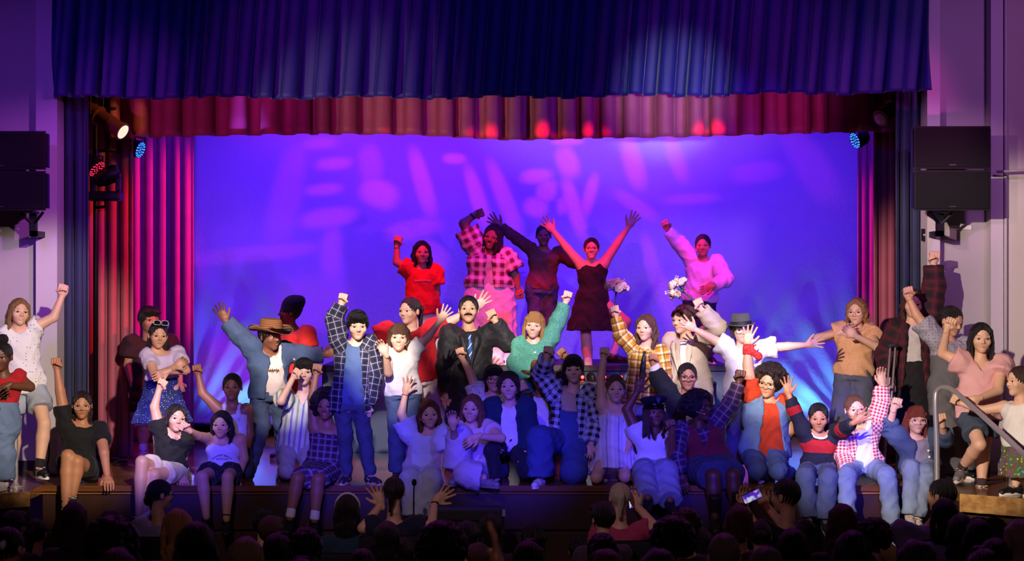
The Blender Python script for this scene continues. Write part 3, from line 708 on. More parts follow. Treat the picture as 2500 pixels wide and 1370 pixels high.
# hair, in head units (1 = chin to crown)
def hair_template(kind):
    s = SDF(.027, .05); rng = random.Random(len(kind) * 7 + ord(kind[0]))
    face = lambda X, Y, Z: 1 - np.sqrt((X / .285) ** 2 + ((Y + .50) / .42) ** 2 + ((Z + .10) / .47) ** 2)
    face = (lambda f: (lambda X, Y, Z: f(X, Y, Z) * .25))(face)
    cap = lambda k=.05: s.el((0, .075, .125), (.375, .455, .425), k=k)
    lo_cut = lambda z0, sl: s.sub.append(lambda X, Y, Z: (z0 - sl * Y) - Z)
    wav = 0
    if kind in ('long', 'longbangs', 'wavy', 'bob'):
        zb = {'long': -1.25, 'longbangs': -1.15, 'wavy': -1.2, 'bob': -.46}[kind]
        s.el((0, .07, .118), (.358, .445, .412), k=.04)
        s.rc((0, .22, .12), (0, .25, max(zb + .1, -.75)), .27, .24, k=.08)
        if zb < -.5:
            for i in range(7):
                x = (i - 3) / 3; s.rc((x * .22, .32, -.5), (x * .26 + rng.uniform(-.03, .03), .25, zb + .12 - rng.uniform(0, .18)), .11, .045, k=.06)
        for x in (-1, 1):
            for j in range(4):
                dy = j * .075; dz = rng.uniform(-.08, .08)
                pts = [(x * .04, -.25 + dy * 1.2, .475 - .01 * j), (x * (.285 + .01 * j), -.165 + dy, .24), (x * (.345 + .012 * j), -.045 + dy, -.16)]
                pts += [(x * (.345 + .01 * j), -.07 + dy, -.62), (x * (.30 - .01 * j), -.13 + dy, zb + dz)] if zb < -.5 else [(x * .315, -.03 + dy, zb + dz * .4)]
                rr = [.045, .062, .072, .070, .030] if zb < -.5 else [.05, .066, .075, .05]
                for p, q, ra, rb in zip(pts, pts[1:], rr, rr[1:]): s.rc(p, q, ra, rb, k=.035)
        if kind in ('longbangs', 'bob'):
            for i in range(8):
                a = -1 + 2 * i / 7; s.rc((a * .12, -.22, .48), (a * .25, -.36 + .10 * a * a, .135 + rng.uniform(-.02, .03)), .07, .035, k=.03)
        wav = .035 if kind == 'wavy' else .008
        if kind in ('longbangs', 'bob'): s.sub.append(lambda X, Y, Z: .25 * (1 - np.sqrt((X / .27) ** 2 + ((Y + .42) / .30) ** 2 + ((Z + .20) / .36) ** 2)))
        else: s.sub.append(face)
    elif kind in ('short', 'bangs'):
        cap(); s.el((0, -.24, .34), (.30, .20, .16), k=.06)
        for i in range(9):
            a = -1 + 2 * i / 8; s.rc((a * .26, -.27, .36), (a * .30 + .04, -.36 + .1 * a * a, .16 if kind == 'bangs' else .27), .055, .03, k=.03)
        for x in (-1, 1): s.rc((x * .33, .0, .15), (x * .345, -.02, -.08), .06, .03, k=.04)
        lo_cut(-.20, .5); s.sub.append(lambda X, Y, Z: 1.0 * (.23 - np.sqrt((X / 1.15) ** 2 + (Y + .42) ** 2 + ((Z + .10) / 1.15) ** 2)))
        wav = .012
    elif kind == 'mop':
        cap()
        for i in range(46):
            a = rng.uniform(0, 6.283); e = rng.uniform(.05, 1.4); d = np.array((math.cos(a) * math.cos(e), math.sin(a) * math.cos(e), math.sin(e)))
            if d[1] < -.55 and d[2] < .35: continue
            p = np.array((0, .07, .10)) + d * np.array((.36, .44, .40)); s.rc(p, p + np.array((d[0] * .09, d[1] * .06 - .02, -.10)), .085, .05, k=.03)
        for x in (-1, 1): s.rc((x * .34, .0, .12), (x * .36, -.03, -.22), .075, .05, k=.04)
        s.rc((0, .36, .1), (0, .38, -.32), .22, .18, k=.06); s.sub.append(face); wav = .015
    elif kind in ('curly', 'puff'):
        R = 1.0 if kind == 'curly' else .72
        s.el((0, .10, .10), (.36 + .14 * R, .42 + .12 * R, .40 + .09 * R), k=.05)
        for i in range(260 if kind == 'curly' else 110):
            a = rng.uniform(0, 6.283); e = rng.uniform(-.75 if kind == 'curly' else -.1, 1.5); d = np.array((math.cos(a) * math.cos(e), math.sin(a) * math.cos(e), math.sin(e)))
            if d[1] < -.45 and d[2] < .5: continue
            p = np.array((0, .10, .08)) + d * np.array((.36 + .20 * R, .42 + .17 * R, .40 + .13 * R)); r_ = rng.uniform(.07, .12); s.el(p, (r_, r_, r_), k=.02)
        if kind == 'puff':
            for i in range(45):
                a = rng.uniform(0, 6.283); e = rng.uniform(-1.4, 1.5); d = np.array((math.cos(a) * math.cos(e), math.sin(a) * math.cos(e), math.sin(e)))
                p = np.array((0, .62, .10)) + d * .24; s.el(p, (.1, .1, .1), k=.02)
            s.el((0, .6, .1), (.25, .25, .25))
        s.sub.append(face)
    elif kind in ('pony', 'bun', 'back', 'topbun', 'backwavy', 'lowbun'):
        s.el((0, .07, .115), (.352, .44, .408), k=.03)
        lo_cut(-.22, .62); s.sub.append(face)
        s2 = SDF(.032, .05)
        if kind == 'pony': s2.rc((0, .46, .22), (.05, .58, .05), .10, .13).rc((.05, .58, .05), (.10, .52, -.60), .13, .06)
        elif kind == 'bun': s2.el((0, .50, .12), (.16, .15, .16))
        elif kind == 'lowbun': s2.el((0, .44, -.22), (.17, .15, .17)).rc((0, .36, 0), (0, .42, -.2), .2, .14)
        elif kind == 'topbun': s2.el((0, .16, .60), (.20, .20, .19))
        else:
            s2.rc((0, .36, .0), (0, .30, -.9), .24, .17, k=.08)
            for x in (-1, 1): s2.rc((x * .26, .18, -.1), (x * .30, .02, -.85), .10, .09, k=.08)
            wav = .03 if kind == 'backwavy' else .008
        V1, Q1, _ = s.mesh(); V2, Q2, _ = s2.mesh()
        V = np.concatenate([V1, V2]); Q = np.concatenate([Q1, Q2 + len(V1)])
        return hair_wave(V, Q, wav, kind)
    elif kind == 'braids':
        cap(); s.sub.append(face); V1, Q1, _ = s.mesh(); Vs = [V1]; Qs = [Q1]; n = len(V1); s2 = SDF(.022, .012)
        for i in range(30):
            a = math.radians(-55 + 290 * i / 29); x, y = math.cos(a) * .36, .07 + math.sin(a) * .44
            pts = [np.array((x * .92, y * .92, .12)), np.array((x * 1.12, y * 1.05, -.25)), np.array((x * 1.18 + rng.uniform(-.05, .05), y * 1.02 - .03, -.55)), np.array((x * 1.1 + rng.uniform(-.08, .08), y * .9 - .06, -.62 - rng.uniform(.1, .3)))]
            for p, q in zip(pts, pts[1:]): s2.rc(p, q, .042, .040)
        V2, Q2, _ = s2.mesh(); return hair_wave(np.concatenate([V1, V2]), np.concatenate([Q1, Q2 + n]), .004, kind)
    elif kind == 'buzz':
        s.el((0, .07, .115), (.347, .435, .408), k=.03); lo_cut(-.15, .5); s.sub.append(face)
    V, Q, _ = s.mesh(); return hair_wave(V, Q, wav, kind)
def hair_wave(V, Q, wav, kind):
    N = vnormals(V, Q); ang = np.arctan2(V[:, 0], V[:, 1] + .0)
    g = .010 * np.sin(ang * 23 + 3 * np.sin(V[:, 2] * 5)) + .006 * np.sin(ang * 41 + V[:, 2] * 9 + V[:, 0] * 20)
    V = V + N * g[:, None]
    if wav:
        f = np.clip((.15 - V[:, 2]) / .4, 0, 1)
        V[:, 0] += wav * f * np.sin(V[:, 2] * 16 + ang * 5); V[:, 1] += wav * f * np.cos(V[:, 2] * 15 + ang * 7)
    return mesh_np('hair_' + kind, V, Q)
HAIR = {}
def hair_mesh(k):
    if k not in HAIR: HAIR[k] = hair_template(k)
    return HAIR[k]

# shoes, metres for a 1.6 m person: ankle at origin, toes towards -y, sole at z = -.085
def shoe_meshes(kind):
    s = SDF(.007, .02)
    s.rc((0, .035, -.045), (0, -.07, -.05), .036, .037).rc((0, -.07, -.05), (0, -.15, -.055), .037, .030)
    s.rc((0, .02, -.03), (0, .025, {'boot': .16, 'hi': .05}.get(kind, .012)), .038, .036, cap=True)
    if kind == 'boot': s.rc((0, .03, .02), (0, .02, .18), .042, .052, cap=True)
    s.sub.append(lambda X, Y, Z: -.078 - Z + 0 * X)
    V, Q, _ = s.mesh(); V[:, 0] *= 1.05
    up = mesh_np('shoe_upper', V, Q)
    n = 26; out = []
    for i in range(n):
        a = 2 * math.pi * i / n; y = -.055 - .125 * math.sin(a) ; w = .037 + .006 * math.sin(a)
        out.append((w * math.cos(a) * (1 - .25 * max(0, -math.sin(a) - .6)), y))
    h = -.058 if kind != 'flat' else -.07
    V = [(x * .97, y, -.085) for x, y in out] + [(x * 1.08, y * 1.0, -.080) for x, y in out] + [(x * 1.06, y, h) for x, y in out]
    F = [tuple(range(n - 1, -1, -1)), tuple(range(2 * n, 3 * n))] + [(r * n + i, r * n + (i + 1) % n, (r + 1) * n + (i + 1) % n, (r + 1) * n + i) for r in range(2) for i in range(n)]
    F = [tuple(reversed(f)) for f in F]
    so = mesh_np('shoe_sole', np.array(V), F, False)
    lc = MB()
    for i in range(5):
        y = -.045 - .018 * i; z = -.012 - .006 * i - (0 if kind != 'hi' else -.004)
        lc.tube([(-.024, y + .004, z - .008), (0, y - .004, z + .004), (.024, y + .004, z - .008)], .0035, 6)
    lc.tube([(-.02, -.035, -.004), (-.03, -.055, .004), (-.012, -.04, .002)], .003, 6); lc.tube([(.02, -.035, -.004), (.03, -.055, .004), (.012, -.04, .002)], .003, 6)
    return up, so, lc.mesh('shoe_laces', True)
SHOE = {}
def swoosh_mesh():
    pts = []
    n = 14
    top = [(-.062 + .118 * t, .002 + .030 * t ** 1.6) for t in [i / n for i in range(n + 1)]]
    bot = [(-.062 + .118 * t, .002 - .026 * math.sin(math.pi * min(1, t * 1.0)) * (1 - t) ** .6 + .030 * t ** 1.6) for t in [i / n for i in range(n + 1)]]
    V = []; F = []
    for sx in (-1, 1):
        k = len(V)
        for (a, z) in top + bot: V.append((sx * (.0405 - .004 * max(0, (.0 - a) * 10)), -.045 + a, -.046 + z))
        F += [(k + i, k + i + 1, k + n + 2 + i, k + n + 1 + i) for i in range(n)]
    return V, F

# glasses, hats in head units
def glasses_mesh(kind):
    mb = MB(); r = .0085
    for x in (-1, 1):
        c = Vector((x * .15, -.405, .0)); w, h = (.125, .095) if kind != 'round' else (.115, .11)
        e = 4 if kind == 'square' else 2.4
        pts = []
        for i in range(21):
            a = 2 * math.pi * i / 20; ca, sa = math.cos(a), math.sin(a)
            pts.append(c + Vector((w * math.copysign(abs(ca) ** (2 / e), ca), .015 * abs(ca), h * math.copysign(abs(sa) ** (2 / e), sa))))
        mb.tube(pts, r, 6, caps=False)
        mb.tube([(x * .272, -.39, .03), (x * .345, -.22, .03), (x * .36, .02, .02), (x * .355, .08, -.03)], r * .9, 6)
    mb.tube([(-.03, -.41, .01), (0, -.43, .025), (.03, -.41, .01)], r, 6)
    return mb.mesh('glasses', True)
GL = {}
def lens_mesh():
    mb = MB()
    for x in (-1, 1):
        c = Vector((x * .15, -.402, 0)); n = 20
        V = [c + Vector((.118 * math.cos(2 * math.pi * i / n), dy, .09 * math.sin(2 * math.pi * i / n))) for dy in (-.003, .003) for i in range(n)]
        F = [tuple(range(n)), tuple(range(2 * n - 1, n - 1, -1))] + [(i, i + n, (i + 1) % n + n, (i + 1) % n) for i in range(n)]
        mb.add(V, F)
    return mb.mesh('lenses')
def glassmat(tint='#ffffff'):
    k = ('lens', tint)
    if k not in MATS:
        b = NB('lens_glass', .02); b.col(lin(tint)); b.b.inputs['Transmission Weight'].default_value = 1; b.b.inputs['IOR'].default_value = 1.02; MATS[k] = b.m
    return MATS[k]
def hat(kind, root, M, hh):
    def put(name, mb, mat, par=None, smooth=True):
        return meshobj(name, mb.mesh(name, smooth), mat, root, matrix=M)
    if kind in ('cowboy', 'straw'):
        tan = NB('straw_weave', .8); v = tan.obj(); sp = tan.n('SeparateXYZ'); tan.link(v, sp.inputs[0])
        w = tan.math('MULTIPLY_ADD', tan.math('SINE', tan.math('MULTIPLY', sp.outputs[2], 95.0)), .5, .5)
        c1, c2 = (lin('#6a4526'), lin('#9a6c3e')) if kind == 'cowboy' else (lin('#9a6a36'), lin('#d09a58'))
        tan.col(tan.mix(w, c1, c2)); tan.bump(w, .4, .02)
        up = .16 if kind == 'cowboy' else .05
        def df(v, r, a):
            if r > .44: v.z += up * (abs(math.cos(a)) ** 2) * ((r - .44) / .36) ** 1.3 * 1.6 - .05 * abs(math.sin(a)) * ((r - .44) / .36)
            return v
        mb = MB().lathe([(.80, .185), (.79, .20), (.62, .195), (.46, .20), (.43, .24), (.405, .50), (.37, .62), (.28, .66), (.13, .60), (0, .56)], 40, None, 0, .92, 1.12, df)
        mb.lathe([(.78, .178), (.60, .17), (.42, .18)], 40, None, 0, .92, 1.12, df)
        put('hat', mb, tan.m); b2 = MB().lathe([(.437, .235), (.445, .24), (.432, .32), (.424, .325)], 40, None, 0, .92, 1.12); put('hat_band', b2, plain('#2a1a10', .6))
    elif kind == 'fedora':
        f = cloth('#4a4a4c', .9, 400)
        def df(v, r, a):
            if r > .42: v.z += .05 * abs(math.cos(a)) * ((r - .42) / .2) - .03 * max(0, -math.sin(a)) * ((r - .42) / .2)
            return v
        mb = MB().lathe([(.60, .19), (.60, .205), (.43, .22), (.41, .30), (.375, .56), (.33, .62), (.20, .60), (0, .56)], 40, None, 0, .92, 1.12, df); mb.lathe([(.59, .188), (.40, .20)], 40, None, 0, .92, 1.12, df)
        put('hat', mb, f); put('hat_band', MB().lathe([(.43, .225), (.428, .24), (.412, .34), (.405, .345)], 40, None, 0, .92, 1.12), plain('#141416', .7))
    elif kind == 'beanie':
        def df(v, r, a):
            if v.z > .05: v.y += .30 * max(0, v.z - .05) ; v.z += .02 * math.sin(a * 9)
            return v
        mb = MB().lathe([(.375, .02), (.40, .03), (.41, .16), (.40, .18), (.42, .30), (.42, .45), (.36, .60), (.24, .70), (.08, .73), (0, .73)], 40, Matrix.Translation((0, .06, 0)), 0, .93, 1.14, df)
        put('beanie', mb, cloth('#15161d', .95, 120))
    elif kind == 'cap':
        M = M @ Matrix.Translation((0, .02, .07))
        m = plain('#0b0c12', .25, name='patent'); d = cloth('#11131c', .8)
        mb = MB().lathe([(.385, .16), (.40, .165), (.40, .28), (.39, .285)], 36, None, 0, .95, 1.15); put('cap_band', mb, m)
        def df(v, r, a): v.z += .07 * max(0, -math.sin(a)) * min(1, r / .3); return v
        put('cap_crown', MB().lathe([(.39, .28), (.50, .40), (.53, .43), (.50, .47), (.30, .50), (0, .51)], 36, None, 0, .95, 1.12, df), d)
        V = []; F = []; n = 16
        for i in range(n + 1):
            a = math.pi + math.pi * i / n; c, s_ = math.cos(a), math.sin(a); V += [(.40 * .95 * c, .40 * 1.15 * s_, .18), (.44 * c, .46 * s_ - .20 * abs(s_) ** .8, .12), (.44 * c, .46 * s_ - .20 * abs(s_) ** .8, .10), (.40 * .95 * c, .40 * 1.15 * s_, .15)]
        for i in range(n):
            for k in range(4): F.append((i * 4 + k, i * 4 + (k + 1) % 4, i * 4 + 4 + (k + 1) % 4, i * 4 + 4 + k))
        put('cap_visor', MB().add(V, [tuple(reversed(f)) for f in F]), m)
        bd = MB(); sh_ = [(-.085, .09), (-.04, .115), (0, .14), (.04, .115), (.085, .09), (.09, 0), (.06, -.08), (0, -.125), (-.06, -.08), (-.09, 0)]
        V = [(x, -.555 + .1 * abs(x), .37 + z) for x, z in sh_] + [(x * .8, -.570, .37 + z * .8) for x, z in sh_]; n = len(sh_)
        bd.add(V, [(i, n + i, n + (i + 1) % n, (i + 1) % n) for i in range(n)] + [tuple(range(n, 2 * n))]); bd.lathe([(.05, 0), (.045, .014), (0, .018)], 16, Matrix.Translation((0, -.568, .37)) @ Matrix.Rotation(math.radians(90), 4, 'X'))
        put('cap_badge', bd, plain('#cfcfd6', .25, 1.0), smooth=False)

# ------------------------------------------------------------------ one performer
def npv(v): return np.array((v[0], v[1], v[2]), float)
def ray_solve(parent, px, L, sgn):
    """point on the sight line of a pixel, a bone length away from its parent joint"""
    C = np.array((0, CY, CZ)); q = npv(at(px[0], px[1], 0.0)) - C; q /= np.linalg.norm(q)
    tc = (parent - C).dot(q); near = C + q * tc; d2 = ((near - parent) ** 2).sum()
    if sgn == 0: return near
    L = L * .97; k = L * L - d2
    if k <= 0: return near
    if len(px) < 3 and d2 > (.86 * L) ** 2: return near
    return near + q * sgn * math.sqrt(k)
def sg(p, d): return p[2] if len(p) > 2 else d
TS = [-.5, 0, .12, .45, .75, .90, 1.0, 1.1]
TW = [.094, .094, .098, .078, .092, .088, .040, .036]
TD = [.064, .066, .070, .056, .064, .054, .036, .034]
SEED = [0]
PEOPLE = []
def P(label, y, head, sh, pel, A, B, LA=None, LB=None, H=1.55, hh=.232, yaw=0, face=(0, 0, 0), smile=0, sk='#d9a184', hair=('long', '#2a1a14'),
      build=1.0, wear=(), shoes=('low', '#16161a', '#e8e4e0'), sock=None, acc=(), lean=0.0, flo=SF, palm=None, fy=None, group='performers on stage', name='person', cat='person'):
    SEED[0] += 1; seed = SEED[0]
    up = np.array((0, 0, 1.0)); yr = math.radians(yaw)
    Fv = np.array((math.sin(yr), -math.cos(yr), 0)); Rv = np.array((math.cos(yr), math.sin(yr), 0)); 
    if Rv[0] < 0: Rv = -Rv
    hw = .105 * H
    PEL = npv(at(*pel, y)); 
    yt = y + lean
    def shp(p, s):
        q = npv(at(p[0], p[1], yt)); dy = Rv[1] * hw * s; return npv(at(p[0], p[1], yt + dy))
    SA, SB = shp(sh[0], -1), shp(sh[1], 1)
    HD = npv(at(head[0], head[1], yt)) + Fv * .03
    HD = npv(at(head[0], head[1], HD[1]))
    mid = (SA + SB) / 2
    M3 = np.array(Euler((math.radians(face[1]), 0, 0)).to_matrix()); RZm = np.array(Matrix.Rotation(math.radians(face[0]), 3, 'Z')); RYm = np.array(Matrix.Rotation(math.radians(face[2]), 3, 'Y'))
    HM = RZm @ M3 @ RYm
    nb = HD + HM @ np.array((0, .08, -.48)) * hh                      # base of skull
    NK = np.array((.45 * mid[0] + .55 * nb[0], yt + .01, min(max(mid[2] + .015 * H, nb[2] - .11 * H), nb[2] - .035 * H)))
    # legs
    def leg(spec, s):
        hip = PEL + Rv * .052 * H * s * build ** .5
        if spec is None: spec = ((pel[0] + s * 14, pel[1] + 95, 0), (pel[0] + s * 16, 'f'))
        k, a = spec[0], spec[1]
        KN = ray_solve(hip, k, .245 * H, sg(k, -1))
        if a[1] == 'f':
            ay = y + (a[2] if len(a) > 2 else .02); AN = npv(at(a[0], 900, ay)); AN[2] = flo + .085 * H / 1.6
        else: AN = ray_solve(KN, a, .235 * H, sg(a, 0))
        for J, r_ in ((KN, .045 * H / 1.6 * build ** .5), (AN, .055 * H / 1.6)):
            if J[1] > .03 and abs(y) < 6: J[2] = max(J[2], flo + r_)
        ft = spec[2] if len(spec) > 2 else None
        return hip, KN, AN, ft
    LGA, LGB = leg(LA, -1), leg(LB, 1)
    def arm(S, spec):
        e, w = spec[0], spec[1]; E = ray_solve(S, e, .172 * H, sg(e, -1)); Wr = ray_solve(E, w, .150 * H, sg(w, -1))
        if 0 < Wr[1] and Wr[2] < flo + .05 and flo == SF: Wr[2] = flo + .05
        return E, Wr
    EA, WA = arm(SA, A); EB, WB = arm(SB, B)
    base = Vector((PEL[0], PEL[1], flo if PEL[2] > flo else PEL[2] - .4)); org = npv(base)
    root = empty(name, base); tag(root, label, cat, group); PEOPLE.append(root)
    o_ = lambda v: np.asarray(v) - org
    b5 = build ** .5
    # ---- body
    hz_ = .0135
    s = SDF(hz_, .025); bW = [w * H * build * (.92 if t < .6 else 1) for w, t in zip(TW, TS)]; bD = [d * H * build ** 1.2 * (.86 if t < .6 else 1) for d, t in zip(TD, TS)]
    s.lo(o_(PEL), o_(NK), Rv, TS, bW, bD, -.14, 1.0, k=.03)
    for S, E, Wr in ((SA, EA, WA), (SB, EB, WB)):
        ch = PEL + (NK - PEL) * .82 + (S - mid) * .45
        s.rc(o_(ch), o_(S), .044 * H, .036 * H * b5, k=.035).rc(o_(S), o_(E), .034 * H * b5, .0255 * H * b5).rc(o_(E), o_(Wr), .026 * H * b5, .0165 * H * b5 ** .5, k=.012)
    s.rc(o_(NK), o_(nb), .036 * H, .205 * hh, k=.03)
    for hip, KN, AN, ft in (LGA, LGB):
        mc = KN + (AN - KN) * .32; bk = -Fv * .012
        s.rc(o_(hip), o_(KN), .047 * H * build, .033 * H * b5, k=.025).rc(o_(KN), o_(mc + bk), .034 * H * b5, .036 * H * b5, k=.015).rc(o_(mc + bk), o_(AN), .036 * H * b5, .0215 * H * b5 ** .5, k=.012)
    V, Q, _ = s.mesh(); Vs, Fs, Ms = [V], [Q], [np.zeros(len(Q), int)]; n = len(V)
    hv, hf, hm = HEADS[smile]; Vs.append(o_(hv @ HM.T * hh + HD)); Fs.append(hf + n); Ms.append(hm); n += len(hv)
    hands = []
    for side, E, Wr, spec in ((-1, EA, WA, A), (1, EB, WB, B)):
        kind = spec[2] if len(spec) > 2 else 'r'; d = Wr - E; d /= np.linalg.norm(d)
        if len(spec) > 3 and spec[3] is not None:
            t = npv(at(spec[3][0], spec[3][1], Wr[1] + (spec[3][2] if len(spec[3]) > 2 else 0))) - Wr; d = .3 * d + t / (np.linalg.norm(t) + 1e-6); d /= np.linalg.norm(d)
        pn = np.array(spec[4] if len(spec) > 4 else (0, -1, 0), float); yv = -(pn - d * pn.dot(d)); ln_ = np.linalg.norm(yv)
        if ln_ < .15: pn = np.array((0, 0, -1.0)) if abs(d[2]) < .7 else np.array((1.0, 0, 0)); yv = -(pn - d * pn.dot(d)); ln_ = np.linalg.norm(yv)
        yv /= ln_; xv = np.cross(yv, d); hs = H / 1.6 * 1.06
        hv, hq = HANDS[kind]; hv = hv * hs
        mir = (side == 1) ^ (math.cos(yr) < 0)
        if mir: hv = hv * np.array((-1, 1, 1)); hq = hq[:, ::-1]
        HV = hv[:, :1] * xv + hv[:, 1:2] * yv + hv[:, 2:] * d + (Wr - d * .004)
        Vs.append(o_(HV)); Fs.append(hq + n); Ms.append(np.zeros(len(hq), int)); n += len(hv); hands.append((Wr, d, xv, yv, hs))
    me = mesh_np('body', np.concatenate(Vs), np.concatenate(Fs), True, np.concatenate(Ms))
    sc = lin(sk); lip = (min(1, sc[0] * .82), sc[1] * .58, sc[2] * .62)
    meshobj('body', me, [skin(sk), plain(lip, .4, name='lips'), plain('#e9e6e4', .3, name='eye_white'), plain('#1c100a', .15, name='iris'), plain(tuple(x * .6 for x in lin(hair[1])), .7, name='brow')], root)
    # ---- hair
    HMAT = Matrix(HM.tolist()).to_4x4(); HMAT = Matrix.Translation(Vector(o_(HD))) @ HMAT @ Matrix.Scale(hh, 4)
    if hair[0]: meshobj('hair', hair_mesh(hair[0]), hairmat(hair[1]), root, matrix=HMAT)
    # ---- clothes
    ctx = dict(H=H, PEL=PEL, NK=NK, SA=SA, SB=SB, EA=EA, EB=EB, WA=WA, WB=WB, LG=(LGA, LGB), Rv=Rv, Fv=Fv, o=o_, build=build, b5=b5, root=root, seed=seed, mid=mid, nb=nb, HMAT=HMAT, hh=hh, HD=HD)
    for w in wear: garment(ctx, *w[:3], **(w[3] if len(w) > 3 else {}))
    # ---- shoes and socks
    for side, (hip, KN, AN, ft) in ((-1, LGA), (1, LGB)):
        dv = AN - KN; dv /= np.linalg.norm(dv)
        if sock:
            col, frac = sock; a = KN + (AN - KN) * (1 - frac)
            ss = SDF(.009, .01); ss.rc(o_(a), o_(AN - dv * 0), .036 * H * b5 * .86 * (.75 + .25 * frac), .026 * H * b5 ** .5, cap=True, cap0=True); V, Q, _ = ss.mesh()
            meshobj('sock', mesh_np('sock', V, Q), cloth(col), root)
        if shoes:
            kind, c1, c2 = shoes[:3]
            if kind not in SHOE: SHOE[kind] = shoe_meshes(kind)
            yw, pt = ft if ft else (yaw + side * 16, 0)
            Ms_ = Matrix.Translation(Vector(o_(AN))) @ Matrix.Rotation(math.radians(yw), 4, 'Z') @ Matrix.Rotation(math.radians(pt), 4, 'X') @ Matrix.Scale(H / 1.6 * 1.02, 4)
            so = meshobj('shoe', SHOE[kind][0], plain(c1, .5, name='shoe_leather'), root, matrix=Ms_)
            meshobj('sole', SHOE[kind][1], plain(c2, .6, name='shoe_rubber'), so)
            if kind in ('low', 'hi'): meshobj('laces', SHOE[kind][2], plain('#dcd8d2' if kind == 'hi' or len(shoes) > 3 else c2, .8, name='lace'), so)
            if len(shoes) > 3 and shoes[3] == 'swoosh':
                V, F = swoosh_mesh(); MB().add(V, F).build('swoosh_logo', plain('#e6ddcd', .5, name='logo'), so)
            if len(shoes) > 3 and shoes[3] == 'bars':
                mb = MB()
                for sx in (-1, 1):
                    for i in range(3): y0 = -.03 - .022 * i; mb.add([(sx * .0405, y0, -.056), (sx * .0405, y0 - .008, -.056), (sx * .034, y0 + .012, -.022), (sx * .034, y0 + .020, -.022)], [(0, 1, 2, 3)])
                mb.build('side_bars', plain('#e8e6ea', .5, name='logo'), so)
    # ---- accessories
    for a in acc:
        if a[0] == 'glasses':
            k = a[1]
            if k not in GL: GL[k] = glasses_mesh(k)
            g = meshobj('glasses', GL[k], plain(a[2], .3, name='frame'), root, matrix=HMAT)
            if 'lens' not in GL: GL['lens'] = lens_mesh()
        elif a[0] == 'sunglasses_up':
            if 'square' not in GL: GL['square'] = glasses_mesh('square')
            Mx = HMAT @ Matrix.Translation((0, .03, .34)) @ Matrix.Rotation(math.radians(-28), 4, 'X')
            g = meshobj('sunglasses', GL['square'], plain('#f2f0ee', .3, name='white_frame'), root, matrix=Mx)
            if 'lens' not in GL: GL['lens'] = lens_mesh()
            meshobj('lens', GL['lens'], plain('#17171c', .1, name='dark_lens'), g)
        elif a[0] == 'hat': hat(a[1], root, HMAT, hh)
        elif a[0] == 'moustache':
            s = SDF(.013, .02)
            for x in (-1, 1): s.rc((x * .02, -.385, -.165), (x * .10, -.355, -.175), .035, .032).rc((x * .10, -.355, -.175), (x * .15, -.315, -.215), .03, .014)
            V, Q, _ = s.mesh(); meshobj('moustache', mesh_np('moustache', V, Q), hairmat('#120c0a'), root, matrix=HMAT)
        elif a[0] == 'mic':
            mb = MB().tube([(.36, .02, .06), (.37, -.05, -.06), (.34, -.20, -.16), (.26, -.36, -.22)], .008, 6); mb.lathe([(.0, -.03), (.02, -.02), (.02, .02), (0, .03)], 8, Matrix.Translation((.245, -.375, -.225)))
            meshobj('headset_microphone', mb.mesh('headset_microphone', True), plain('#d9c3ae', .5, name='mic'), root, matrix=HMAT @ Matrix.Scale(a[1], 4, (1, 0, 0)))
        elif a[0] == 'tie':
            c = cloth(a[1], .5) if len(a) < 3 else tie_mat(a[1], a[2]); V = []; pu = []; k = 12; of = .040
            for i in range(k + 1):
                t = .95 - .58 * i / k; wd = (.014 if i == 0 else .010 + .018 * min(1, i / 7)) * H / 1.6
                for sx, dz in ((-1, 0), (0, .005), (1, 0)): V.append(surf(ctx, t, wd * sx, of + dz)); pu.append((wd * sx, t * .5, 0))
            V.append(surf(ctx, .335, 0, of)); pu.append((0, .16, 0))
            F = [(i * 3 + j, i * 3 + j + 3, i * 3 + j + 4, i * 3 + j + 1) for i in range(k) for j in (0, 1)]; kk = k * 3; F += [(kk, len(V) - 1, kk + 1), (kk + 1, len(V) - 1, kk + 2)]
            to = meshobj('necktie', mesh_np('necktie', np.array(V), F, True, None, pu), c, root); md = to.modifiers.new('t', 'SOLIDIFY'); md.thickness = .006
        elif a[0] == 'lapels': lapels(ctx, *a[1:])
        elif a[0] == 'squiggle': squiggle(ctx, *a[1:])
        elif a[0] == 'flap':
            V = [surf(ctx, t, u, a[2]) for t, u in ((a[3] + .035, a[4]), (a[3] + .035, a[5]), (a[3] - .03, a[5]), (a[3] - .03, a[4]))]; ob = meshobj('pocket_flap', mesh_np('pocket_flap', np.array(V), [(0, 3, 2, 1)]), a[1], root); md = ob.modifiers.new('t', 'SOLIDIFY'); md.thickness = .008
        elif a[0] == 'text':
            chest_text(ctx, *a[1:])
        elif a[0] == 'band':                                          # wrist band: side, colour, radius
            Wr, E = (WA, EA) if a[1] == 'A' else (WB, EB); d = E - Wr; d /= np.linalg.norm(d)
            s = SDF(.005, .002); wdt = a[3] if len(a) > 3 else .012; s.rc(o_(Wr + d * .01), o_(Wr + d * (.01 + wdt)), .0165 * H * b5 + .007, .0165 * H * b5 + .007, cap=True, cap0=True); V, Q, _ = s.mesh()
            meshobj('wristband', mesh_np('wristband', V, Q), plain(a[2], .5), root)
        elif a[0] == 'anklet':
            AN, KN = LGB[2], LGB[1]; d = KN - AN; d /= np.linalg.norm(d)
            s = SDF(.006, .002); s.rc(o_(AN + d * .03), o_(AN + d * .042), .0215 * H + .006, .0215 * H + .006, cap=True, cap0=True); V, Q, _ = s.mesh(); meshobj('anklet', mesh_np('anklet', V, Q), plain('#101014', .5), root)
        elif a[0] == 'buckle':
            q = PEL + (NK - PEL) * a[1] + Fv * (.070 * H * build ** 1.2 + .035)
